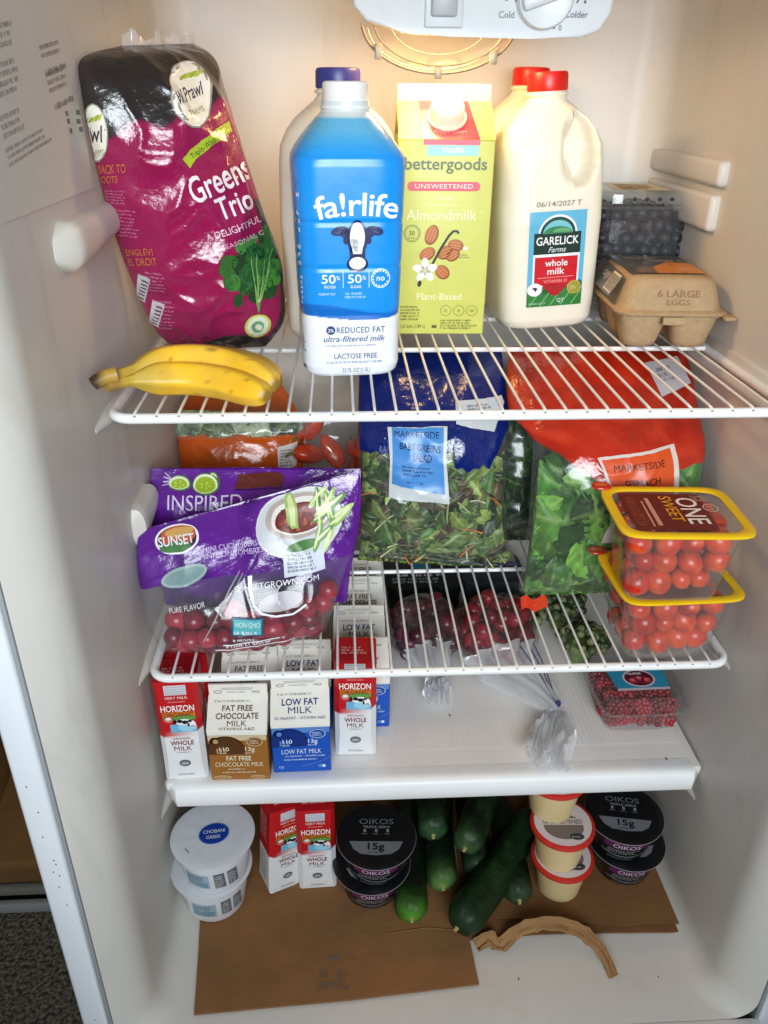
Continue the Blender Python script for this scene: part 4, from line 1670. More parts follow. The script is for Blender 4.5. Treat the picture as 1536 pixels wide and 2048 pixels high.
rows = [((612, 765), (722, 770), (-0.148, 0.340, -0.091), (-0.077, 0.340, -0.095), 0.004),
        ((604, 830), (726, 835), (-0.151, 0.280, -0.112), (-0.079, 0.280, -0.116), 0.022),
        ((602, 890), (728, 890), (-0.150, 0.265, -0.145), (-0.084, 0.265, -0.146), 0.030),
        ((600, 960), (728, 960), (-0.150, 0.262, -0.190), (-0.090, 0.262, -0.192), 0.030),
        ((600, 1090), (728, 1090), (-0.148, 0.262, -0.278), (-0.094, 0.262, -0.278), 0.012)]
sk = Sack(rows, amp=0.004, freq=26, seed=8)
t = thing('pepper_bag', 'clear bag of orange-red mini peppers between carrots and blue salad bag', 'pepper bag', (-0.115, 0.262, ZM))
TO = Vector((0.115, -0.262, -ZM))
b = B()
sk.build(b, 40, 60, (230, 228, 226))
obj('film', b, MAT['cling'], t, TO, sharp=70)
rnd = random.Random(31)
mould = None
for k in range(13):
    x, y, z = -0.140 + 0.026 * (k % 3) + rnd.uniform(-.004, .004), 0.272 + rnd.uniform(-.008, .008), -0.262 + 0.034 * (k // 3) + rnd.uniform(-.004, .004)
    if mould is None:
        b = B()
        rings = []
        for i in range(13):
            s_ = i / 12
            r = 0.0145 * (sin(pi * (0.04 + 0.93 * s_)) ** 0.6) * (1.05 - 0.4 * s_)
            rings.append([Vector(((s_ - 0.5) * 0.048, r * (1 + 0.08 * cos(3 * 2 * pi * j / 18)) * cos(2 * pi * j / 18), r * (1 + 0.08 * cos(3 * 2 * pi * j / 18)) * sin(2 * pi * j / 18))) for j in range(18)])
        b.loft(rings, (190, 58, 22))
        b.tube([(-0.024, 0, 0), (-0.031, 0.001, 0.002), (-0.036, 0.002, 0.006)], 0.0018, (92, 104, 50), 7)
        mould = tag(obj('mini_pepper', b, MAT['fruit'], sharp=60), 'small orange-red pepper inside the clear bag behind the purple bag', 'pepper', 'mini peppers in the clear bag')
        o = mould
    else:
        o = mould.copy()
        COL.objects.link(o)
    o.location = (x, y, z)
    o.rotation_euler = (rnd.uniform(0, 6), rnd.uniform(-1.0, 1.0), rnd.uniform(0, 6))

# blue-topped salad bag
SAL = [(122, 142, 58), (60, 96, 40), (44, 76, 36), (84, 60, 48), (150, 160, 84), (74, 108, 54), (92, 70, 50), (58, 84, 44), (130, 144, 74), (104, 124, 62)]
rows = [((722, 690), (1003, 700), (-0.079, 0.270, -0.024), (0.086, 0.265, -0.028), 0.004),
        ((718, 750), (1010, 755), (-0.082, 0.235, -0.046), (0.085, 0.230, -0.049), 0.018),
        ((716, 830), (1018, 835), (-0.084, 0.205, -0.084), (0.087, 0.200, -0.086), 0.030),
        ((716, 900), (1014, 905), (-0.085, 0.195, -0.122), (0.087, 0.190, -0.126), 0.036),
        ((714, 1000), (1010, 1005), (-0.086, 0.190, -0.184), (0.088, 0.185, -0.188), 0.038),
        ((712, 1070), (1020, 1080), (-0.088, 0.190, -0.231), (0.095, 0.180, -0.236), 0.030),
        ((708, 1100), (1035, 1115), (-0.090, 0.198, -0.258), (0.108, 0.185, -0.264), 0.012),
        ((704, 1108), (1042, 1130), (-0.093, 0.203, -0.270), (0.115, 0.190, -0.2785), 0.003)]
sk = Sack(rows, amp=0.0045, freq=20, seed=6, power=0.5)
t = thing('salad_bag', 'clear salad bag with a deep blue top and a light blue label', 'salad bag', (0.0, 0.20, ZM))
TO = Vector((0.0, -0.20, -ZM))


def blue_edge(u):
    v = 0.412 if u < 0.12 else (0.412 - 0.03 * (u - 0.12) / 0.5 if u < 0.62 else 0.445 - 0.05 * max(0, (u - 0.86) / 0.14) ** 1.2 * 2.6)
    return v + 0.006 * sin(u * 37) + 0.004 * sin(u * 90)


b = B()
sk.build(b, 90, 60, (12, 32, 104), v1=blue_edge)
obj('printed_top', b, MAT['bag'], t, TO, sharp=70)
b = B()
sk.build(b, 90, 80, (230, 236, 234), v0=blue_edge, v1=0.93)
obj('clear_window', b, MAT['cling'], t, TO, sharp=70)
b = B()
sk.build(b, 90, 10, (18, 30, 84), v0=0.925)
obj('bottom_seal', b, MAT['bag'], t, TO, sharp=70)
b = B()
fill_leaves(b, sk, 330, (0.026, 0.052), SAL, vr=(0.30, 0.93), depth=(0.005, 0.026), seed=2, aspect=0.36)
fill_leaves(b, sk, 260, (0.012, 0.030), SAL, vr=(0.30, 0.93), depth=(0.003, 0.010), seed=5, aspect=0.28)
rnd = random.Random(77)
for k in range(22):     # carrot shreds and pale stems
    p = sk.front(rnd.uniform(0.08, 0.92), rnd.uniform(0.5, 0.92)) + Vector((0, rnd.uniform(0.002, 0.006), 0))
    d_ = Vector((rnd.uniform(-1, 1), rnd.uniform(-.2, .2), rnd.uniform(-0.7, 0.7))).normalized() * rnd.uniform(0.008, 0.018)
    b.tube([p - d_, p + Vector((0, 0.001, 0.002)), p + d_], 0.0011, ((204, 112, 48), (176, 186, 130), (196, 200, 160))[k % 3], 6)
o = obj('salad_leaves', b, MAT['leaf'], t, TO, sharp=70)
o['kind'] = 'stuff'
I = Ink()
LB, nv = (72, 138, 206), (22, 40, 84)
I.poly([(772, -836), (888, -832), (884, -890), (891, -975), (774, -970), (777, -900)], (202, 208, 208), 0)
I.poly([(780, -836), (881, -834), (878, -890), (882, -958), (780, -945), (782, -890)], LB, 1)
I.text('MARKETSIDE', 828, -853, 12, nv, w=86, b=0.03, rot=-1)
I.text('BABY GREENS', 834, -880, 14, nv, w=78, b=0.03, rot=-3)
I.text('SALAD', 838, -899, 14, nv, w=36, b=0.03, rot=-3)
I.rows(800, -926, 864, -904, 3, nv, fill=0.4, rot=-3)
I.rows(808, -940, 852, -934, 1, nv, fill=0.4, rot=-2)
J = Ink()
J.poly([(905, -788), (1000, -786), (1006, -800), (982, -850), (905, -828)], (196, 202, 206), 2)
J.rows(928, -806, 986, -794, 2, (100, 104, 112), fill=0.6, l=4)
b = B()
I.to(b, sk.art(), off=0.0009, step=0.0003, maxlen=8)
obj('label', b, MAT['label'], t, TO)
b = B()
J.to(b, sk.art(), off=0.0009, step=0.0003, maxlen=8)
obj('price_sticker', b, MAT['paper'], t, TO)

# dark greens squeezed between
rows = [((985, 800), (1078, 800), (0.088, 0.300, -0.098), (0.150, 0.300, -0.099), 0.006),
        ((985, 860), (1082, 860), (0.086, 0.285, -0.130), (0.160, 0.285, -0.131), 0.020),
        ((985, 960), (1085, 960), (0.086, 0.270, -0.192), (0.165, 0.270, -0.193), 0.025),
        ((985, 1040), (1085, 1040), (0.090, 0.262, -0.250), (0.165, 0.262, -0.250), 0.022),
        ((985, 1090), (1085, 1090), (0.093, 0.262, -0.2785), (0.165, 0.262, -0.2785), 0.006)]
sk = Sack(rows, amp=0.004, freq=24, seed=12)
t = thing('greens_pouch', 'narrow pouch of dark leaves squeezed between the blue and red salad bags', 'salad bag', (0.125, 0.262, ZM))
TO = Vector((-0.125, -0.262, -ZM))
b = B()
sk.build(b, 40, 60, (220, 228, 222))
obj('film', b, MAT['cling'], t, TO, sharp=70)
b = B()
fill_leaves(b, sk, 150, (0.02, 0.045), ((36, 70, 30), (28, 56, 26), (50, 88, 36)), ur=(0.03, 0.97), vr=(0.12, 0.96), depth=(0.001, 0.012), seed=9)
o = obj('green_leaves', b, MAT['leaf'], t, TO, sharp=70)
o['kind'] = 'stuff'

# spinach bag with a red top
rows = [((1022, 690), (1415, 695), (0.096, 0.260, -0.022), (0.296, 0.250, -0.022), 0.006),
        ((1015, 745), (1420, 745), (0.086, 0.220, -0.040), (0.297, 0.215, -0.040), 0.018),
        ((1020, 820), (1420, 820), (0.083, 0.180, -0.070), (0.297, 0.180, -0.072), 0.028),
        ((1062, 880), (1416, 880), (0.103, 0.150, -0.093), (0.296, 0.150, -0.096), 0.034),
        ((1064, 950), (1412, 950), (0.103, 0.135, -0.126), (0.294, 0.135, -0.129), 0.034),
        ((1060, 1050), (1408, 1050), (0.104, 0.130, -0.182), (0.294, 0.135, -0.186), 0.034),
        ((1048, 1140), (1402, 1140), (0.102, 0.130, -0.240), (0.294, 0.135, -0.242), 0.030),
        ((1040, 1190), (1398, 1190), (0.101, 0.130, -0.270), (0.294, 0.135, -0.274), 0.014),
        ((1042, 1200), (1396, 1200), (0.104, 0.132, -0.2785), (0.294, 0.136, -0.2785), 0.004)]
sk = Sack(rows, amp=0.0045, freq=18, seed=15, power=0.5)
t = thing('spinach_bag', 'clear bag of spinach leaves with a bright orange-red top, behind the tomato trays', 'salad bag', (0.20, 0.132, ZM))
TO = Vector((-0.20, -0.132, -ZM))


def red_edge(u):
    if u < 0.40:
        v = 0.36 + 0.155 * (u / 0.40) ** 1.1
    elif u < 0.46:
        v = 0.515 - 0.06 * (u - 0.40) / 0.06
    else:
        v = 0.455 - 0.02 * (u - 0.46)
    return v + 0.004 * sin(u * 40)


def red_col(u, v, sg):
    c = (176, 38, 18)
    c = mix(c, (124, 24, 14), noise.noise(Vector((u * 5, v * 9, 4))) * 0.9)
    return mix(c, (206, 70, 38), noise.noise(Vector((u * 9, v * 14, 9))) * 0.8)


b = B()
sk.build(b, 110, 70, red_col, v1=red_edge)
obj('printed_top', b, MAT['bag'], t, TO, sharp=70)
b = B()
sk.build(b, 90, 70, (230, 236, 234), v0=red_edge)
obj('clear_window', b, MAT['cling'], t, TO, sharp=70)
b = B()
fill_leaves(b, sk, 230, (0.040, 0.072), ((92, 146, 46), (68, 120, 40), (112, 164, 62), (54, 102, 36), (80, 132, 46)), ur=(0.02, 0.98), vr=(0.47, 0.97), depth=(0.003, 0.024), seed=21, aspect=0.40)
o = obj('spinach_leaves', b, MAT['leaf'], t, TO, sharp=70)
o['kind'] = 'stuff'
I = Ink()
I.poly([(1176, -893), (1335, -867), (1346, -950), (1350, -1060), (1236, -1066), (1194, -1066), (1208, -1030), (1212, -980), (1192, -930)], (206, 198, 192), 0)
I.poly([(1184, -898), (1325, -874), (1334, -950), (1338, -1048), (1214, -1048), (1222, -1010), (1222, -975), (1200, -935)], (206, 80, 36), 2)
I.text('MARKETSIDE', 1260, -916, 15, (40, 24, 22), w=102, rot=7, b=0.035)
I.text('SPINACH', 1268, -948, 13, (40, 24, 22), w=70, rot=6, b=0.03)
J = Ink()
J.poly([(1314, -722), (1394, -712), (1408, -762), (1334, -782)], (190, 186, 190), 2)
J.rows(1336, -754, 1384, -728, 3, (120, 116, 124), fill=0.5, l=4, rot=6)
b = B()
I.to(b, sk.art(), off=0.0009, step=0.0003, maxlen=8)
obj('label', b, MAT['label'], t, TO)
b = B()
J.to(b, sk.art(), off=0.0009, step=0.0003, maxlen=8)
obj('price_sticker', b, MAT['paper'], t, TO)
b = B()
b.grid(lambda u, v: Vector((0.098 + 0.03 * u, 0.106 - 0.010 * v, -0.2795 + 0.010 * (1 - v) + 0.003 * sin(u * 9))), 14, 6, (206, 60, 34))
obj('loose_corner', b, MAT['bag'], t, TO)

# purple cucumber bag behind, grape bag in front
PUR = (94, 30, 138)
rows = [((290, 938), (722, 938), (-0.310, 0.152, -0.122), (-0.083, 0.150, -0.125), 0.002),
        ((288, 965), (722, 962), (-0.311, 0.147, -0.136), (-0.083, 0.145, -0.138), 0.008),
        ((292, 1010), (720, 1005), (-0.311, 0.134, -0.155), (-0.084, 0.132, -0.156), 0.014),
        ((300, 1080), (714, 1075), (-0.311, 0.126, -0.194), (-0.088, 0.124, -0.195), 0.018),
        ((306, 1150), (700, 1150), (-0.310, 0.122, -0.237), (-0.096, 0.120, -0.240), 0.020),
        ((310, 1215), (695, 1210), (-0.306, 0.120, -0.2785), (-0.100, 0.120, -0.2785), 0.008)]
sk = Sack(rows, amp=0.0028, freq=18, seed=20, back=0.8)
t = thing('cucumber_bag', 'purple bag printed with green cucumber slices, standing behind the grape bag', 'cucumber bag', (-0.2, 0.12, ZM))
TO = Vector((0.2, -0.12, -ZM))
b = B()
sk.build(b, 110, 80, lambda u, v, sg: mix(PUR, (70, 20, 110), 1.4 * noise.noise(Vector((u * 6, v * 3, 5)))))
obj('film', b, MAT['bag'], t, TO, sharp=70)
I = Ink()
for x, y, rx, ry in ((350, -965, 24, 15), (404, -966, 28, 20), (418, -962, 14, 18)):
    I.ell(x, y, rx, ry, (70, 110, 40), 1 if x < 410 else 0)
    I.ell(x - 1, y + 1, rx - 3, ry - 3, (216, 222, 190), 2 if x < 410 else 1)
    if x < 410:
        I.ell(x - 1, y, rx - 7, ry - 6, (146, 172, 40), 3)
        for k in range(5):
            I.ell(x - 1 + 9 * cos(k * 1.26), y + 5 * sin(k * 1.26), 3, 1.6, (186, 204, 96), 4, 8, rot=k * 72)
for k in range(4):
    I.line([(320 - 2 * k, -958 - 8 * k + 12), (332, -962 - 2 * k + 6)], 2, (200, 190, 214), 2)
I.text('INSPIRED', 406, -1014, 29, (206, 196, 220), w=152, rot=3, b=-0.012)
I.text('flavours', 450, -1042, 20, (206, 196, 220), w=92, rot=10, b=-0.01, sh=0.2)
I.poly([(462, -972), (560, -966), (564, -950), (548, -944), (470, -948)], (92, 38, 34), 1)
I.line([(464, -974), (560, -969)], 3, (50, 12, 70), 2)
b = B()
I.to(b, sk.art(), off=0.0008, step=0.0002, maxlen=9)
obj('bag_print', b, MAT['bag'], t, TO, sharp=70)

rows = [((262, 1072), (722, 945), (-0.311, 0.078, -0.158), (-0.084, 0.108, -0.108), 0.003),
        ((258, 1110), (722, 1010), (-0.312, 0.064, -0.171), (-0.084, 0.097, -0.141), 0.010),
        ((266, 1160), (714, 1080), (-0.311, 0.052, -0.194), (-0.089, 0.082, -0.175), 0.016),
        ((278, 1200), (696, 1130), (-0.309, 0.044, -0.216), (-0.099, 0.072, -0.199), 0.024),
        ((290, 1250), (676, 1190), (-0.305, 0.038, -0.244), (-0.110, 0.062, -0.230), 0.030),
        ((312, 1300), (658, 1250), (-0.298, 0.036, -0.272), (-0.120, 0.057, -0.262), 0.024),
        ((330, 1316), (642, 1285), (-0.291, 0.036, -0.2785), (-0.129, 0.054, -0.2785), 0.008)]
sk = Sack(rows, amp=0.0035, freq=16, seed=27, power=0.5, ridge=0.6)
t = thing('grape_bag', 'grape bag with a purple printed header and a clear lower half of red grapes', 'grape bag', (-0.2, 0.05, ZM))
TO = Vector((0.2, -0.05, -ZM))


def purple_edge(u):
    return 0.385 + 0.10 * (u - 0.42) ** 2 + 0.006 * sin(u * 11 + 1) + (0.03 * (0.12 - u) / 0.12 if u < 0.12 else 0)


b = B()
sk.build(b, 120, 50, lambda u, v, sg: mix(PUR, (66, 18, 104), 1.5 * noise.noise(Vector((u * 7, v * 4, 15)))), v1=purple_edge)
obj('printed_header', b, MAT['bag'], t, TO, sharp=70)
b = B()
sk.build(b, 120, 70, (236, 236, 236), v0=purple_edge)
obj('clear_window', b, MAT['cling'], t, TO, sharp=70)
I = Ink()
lil, wh = (206, 184, 226), (232, 230, 234)
I.ell(341, -1083, 46, 27, wh, 1, rot=14)
I.ell(341, -1083, 41, 23, (60, 34, 66), 2, rot=14)
I.ell(343, -1076, 37, 17, (190, 92, 62), 3, rot=14)
I.ell(345, -1070, 30, 8, (206, 160, 92), 4, rot=14)
I.ell(338, -1096, 33, 10, (70, 120, 66), 4, rot=14)
I.text('SUNSET', 341, -1091, 15, wh, w=74, rot=12, b=0.05, l=7)
I.text('MINI CUCUMBERS', 452, -1092, 9.5, lil, w=112, rot=11, b=0.01)
I.text('MINI CONCOMBRES', 456, -1104, 9.5, lil, w=130, rot=11, b=0.01)
bw = (214, 214, 214)
I.ell(592, -1042, 92, 62, bw, 1, rot=16)
I.ell(588, -1044, 86, 54, (196, 200, 204), 2, rot=14)
I.ell(592, -1030, 72, 38, (176, 160, 152), 3, rot=12)
I.ell(594, -1030, 62, 31, (226, 220, 214), 4, rot=12)
I.ell(594, -1033, 54, 25, (112, 34, 24), 5, rot=12)
rnd = random.Random(4)
for k in range(30):
    a, q = rnd.random() * 6.28, sqrt(rnd.random())
    I.ell(594 + 46 * q * cos(a), -1033 + 20 * q * sin(a) + 6 * q * cos(a) * 0.6, 5, 3, ((146, 52, 30), (92, 24, 20), (170, 84, 48))[k % 3], 6, 8, rot=rnd.random() * 180)
I.poly([(560, -1000), (566, -985), (574, -982), (586, -1010), (590, -1050), (576, -1052), (566, -1040)], (150, 180, 92), 7)
I.poly([(566, -1000), (572, -990), (582, -1014), (584, -1046), (574, -1046)], (204, 214, 156), 8)
for k in range(16):
    x = 628 + rnd.uniform(0, 56)
    y = -992 - rnd.uniform(0, 80)
    ang = rnd.uniform(30, 110)
    c_ = ((140, 178, 74), (186, 206, 130), (76, 126, 48), (104, 150, 60))[k % 4]
    I.ell(x, y, 28, 6.5, c_, 7 + k % 4, 14, rot=ang)
    I.ell(x - 2, y + 1, 22, 2.6, (214, 224, 170), 11 + k % 3, 12, rot=ang)
I.ell(600, -1080, 34, 9, (70, 120, 50), 5, rot=14)
I.poly([(560, -1101), (642, -1084), (648, -1122), (566, -1137)], (206, 212, 224), 9)
I.rows(572, -1128, 636, -1096, 5, (84, 84, 104), fill=0.5, l=11, rot=8)
I.rows(678, -982, 706, -966, 3, lil, fill=0.5, rot=8)
I.text('R', 532, -1100, 11, lil)
# printing on the clear half
I.ell(362, -1146, 48, 17, (150, 170, 168), 1, rot=20)
I.ell(362, -1146, 42, 12, (118, 146, 146), 2, rot=20)
I.text('SUNSETGROWN.COM', 552, -1152, 10, wh, w=170, rot=7, b=0.015)
I.text('PURE FLAVOR', 376, -1200, 9, (214, 206, 210), w=74, rot=16, b=0.0)
I.line([(498, -1134), (500, -1160), (508, -1184), (524, -1198), (552, -1204), (586, -1200), (612, -1184)], 4, wh, 3)
I.line([(494, -1134), (498, -1156), (505, -1176)], 7, wh, 3)
I.ell(560, -1178, 44, 17, (176, 172, 176), 1, rot=10)
I.rect(464, -1240, 527, -1205, (40, 86, 120), 3)
I.rect(468, -1237, 523, -1208, (92, 176, 180), 4)
I.text('NON GMO', 496, -1222, 10, (230, 240, 240), w=48, l=8)
I.rows(470, -1236, 522, -1226, 1, (230, 240, 240), l=8)
I.rows(466, -1252, 522, -1244, 1, wh, l=4)
for k, (x0, y0, x1, y1) in enumerate(((448, -1262, 560, -1248), (432, -1276, 590, -1258))):
    I.line([(x0, y0), (x1, y1)], 2.6, wh, 3)
I.rows(452, -1268, 572, -1258, 1, wh, l=4, rot=6)
b = B()
I.to(b, sk.art(), off=0.0010, step=0.0002, maxlen=8)
obj('bag_print', b, MAT['label'], t, TO, sharp=70)
b = B()
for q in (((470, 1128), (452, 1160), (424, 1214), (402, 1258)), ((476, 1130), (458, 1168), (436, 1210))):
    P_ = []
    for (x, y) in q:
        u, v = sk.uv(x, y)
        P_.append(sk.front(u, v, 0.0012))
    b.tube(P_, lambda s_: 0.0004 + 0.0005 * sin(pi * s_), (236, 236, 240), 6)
obj('film_crease_glint', b, MAT['knot'], t, TO)  # thin whitish ridges added in place of the highlight along the film's crease


def grape(b, c, k):
    b.ball((0, 0, 0), (0.0122, 0.0117, 0.0117), lambda p: mix(c, (58, 14, 30), 0.6 * max(0, noise.noise(p * 90))), 20, 13)


sp = []
rnd = random.Random(8)
for lay, (v, us, dep) in enumerate(((0.955, 9, 0.012), (0.865, 10, 0.012), (0.775, 9, 0.012), (0.69, 6, 0.012), (0.93, 9, 0.034), (0.84, 10, 0.034), (0.74, 8, 0.032), (0.62, 4, 0.014))):
    for i in range(us):
        u = 0.10 + 0.80 * (i + 0.5 * (lay % 2)) / (us - 0.5)
        if v < 0.72:
            u = 0.44 + 0.48 * i / max(1, us - 1)
        p = sk.front(u, v)
        sp.append((p.x + rnd.uniform(-.002, .002), p.y + dep + rnd.uniform(0, .004), max(ZM + 0.0118, p.z + rnd.uniform(-.003, .003)), rnd.uniform(0.9, 1.06)))
berries('grape', 'round red grape inside the clear half of the purple-topped bag', 'grape', 'red grapes in the purple-topped bag', MAT['fruit'], sp, grape, ((158, 38, 58), (176, 50, 68), (134, 30, 52), (112, 26, 48)), (0, 0, 0))


# tomato trays
def tomato_tray(loc, rz, label):
    t = thing('tomato_tray', label, 'tomato tray', loc, rz, 'clear tomato trays with yellow lids')
    b = B()
    tray(b, 0.045, 0.036, 0.0565, 0.045, 0.0, 0.076, n=6, flange=0.003)
    obj('tub', b, MAT['tub'], t, sharp=30)
    b = B()
    secs = [(0.0600, 0.0485, 0.0770), (0.0625, 0.0510, 0.0772), (0.0640, 0.0525, 0.0785), (0.0638, 0.0523, 0.0808), (0.0625, 0.0510, 0.0816), (0.0560, 0.0445, 0.0816), (0.0545, 0.0430, 0.0806), (0.0545, 0.0430, 0.0796)]
    b.loft([superring(w, d, 7, 0, 0, z, 72) for w, d, z in secs], (232, 190, 16), False, False)
    rim = obj('lid_rim', b, MAT['cap'], t)
    b = B()
    # window film with dark print and lettering read from the left side
    b.add([*superring(0.0546, 0.0431, 7, 0, 0, 0.0800, 72)], [tuple(range(72))], (232, 226, 220))
    win = obj('lid_window', b, MAT['clear'], t)
    I = Ink()
    dkr = (104, 30, 22)
    I.poly([(-0.047, -0.038), (0.030, -0.038), (0.034, 0.036), (-0.047, 0.036)], dkr, 0)
    I.text('ONE', 0.0065, 0.000, 0.0200, (236, 226, 216), w=0.054, rot=-90, b=0.03)
    I.text('SWEET', -0.0085, 0.004, 0.0120, (226, 156, 44), w=0.052, rot=-90, b=0.03)
    I.line([(-0.0225, -0.030), (-0.0215, 0.026)], 0.0042, (206, 150, 130), 2)
    I.line([(-0.0290, -0.032), (-0.0275, 0.020)], 0.0016, (206, 150, 130), 2)
    I.rows(-0.043, -0.030, -0.032, 0.030, 12, (176, 96, 70), fill=0.35)
    I.ring(0.0365, 0.006, 0.0075, 0.0085, 0.0014, (206, 170, 150), 4)
    I.rows(0.032, 0.001, 0.041, 0.011, 3, (206, 170, 150), l=5)
    I.ell(0.036, -0.022, 0.006, 0.005, (190, 70, 44), 4)
    I.rows(0.024, 0.020, 0.044, 0.033, 3, (200, 160, 140), l=5)
    b = B()
    I.to(b, lambda x, y, d: Vector((x, y, 0.0802 + d)))
    obj('lid_print', b, MAT['label'], t)
    b = B()
    b.loft([superring(r, r * 0.8, 2.4, -0.060, 0.050, z, 24) for r, z in ((0.0095, 0.0812), (0.0100, 0.0822), (0.0095, 0.0832))], (196, 40, 24))
    I = Ink()
    I.rows(-0.0665, 0.0475, -0.0535, 0.053, 2, (236, 190, 60))
    I.to(b, lambda x, y, d: Vector((x, y, 0.0833 + d)))
    obj('corner_sticker', b, MAT['label'], t)
    return t


tomato_tray((0.2345, 0.042, ZM), 2, 'lower clear tray of cherry tomatoes with a yellow-rimmed lid, another tray on top')
tomato_tray((0.2190, 0.024, ZM + 0.0845), -3, 'upper clear tray of cherry tomatoes with a yellow-rimmed lid lettered in white and orange')


def tomato(b, c, k):
    b.ball((0, 0, 0), (0.0132, 0.0132, (0.0122, 0.0145, 0.0128, 0.0138)[k]), lambda p: mix(c, (226, 112, 44), 1.1 * max(0, noise.noise(p * 70 + Vector((k, 0, 0))))), 22, 14)
    b.ball((0, 0, 0.0118), (0.0022, 0.0022, 0.0008), (120, 70, 30), 8, 5)


for (ox, oy, oz, rz, where) in ((0.2345, 0.042, ZM, 2, 'lower'), (0.2190, 0.024, ZM + 0.0845, -3, 'upper')):
    sp = []
    rnd = random.Random(int(oz * 1e4))
    for lay in range(3):
        z = 0.0145 + 0.0235 * lay
        k = z / 0.076
        hw, hd = 0.044 + 0.0105 * k - 0.0135, 0.035 + 0.009 * k - 0.0135
        for i in range(4):
            for j in range(3):
                if lay < 2 and j == 2 and 0 < i < 3:
                    continue
                sp.append((-hw + 2 * hw * i / 3 + rnd.uniform(-.0035, .0035) + (0.004 if lay % 2 else -0.002), -hd + 2 * hd * j / 2 + rnd.uniform(-.001, .003), z + rnd.uniform(-.0035, .0035), rnd.uniform(0.76, 1.08)))
    berries('cherry_tomato', 'glossy red cherry tomato inside the %s yellow-rimmed tray' % where, 'tomato', 'cherry tomatoes in the %s tray' % where, MAT['fruit'], sp, tomato, ((196, 42, 20), (210, 66, 24), (180, 32, 18), (202, 52, 18)), (ox, oy, oz), rz)


# ------------------------------------------------------------------ solid shelf
RD = (186, 18, 26)


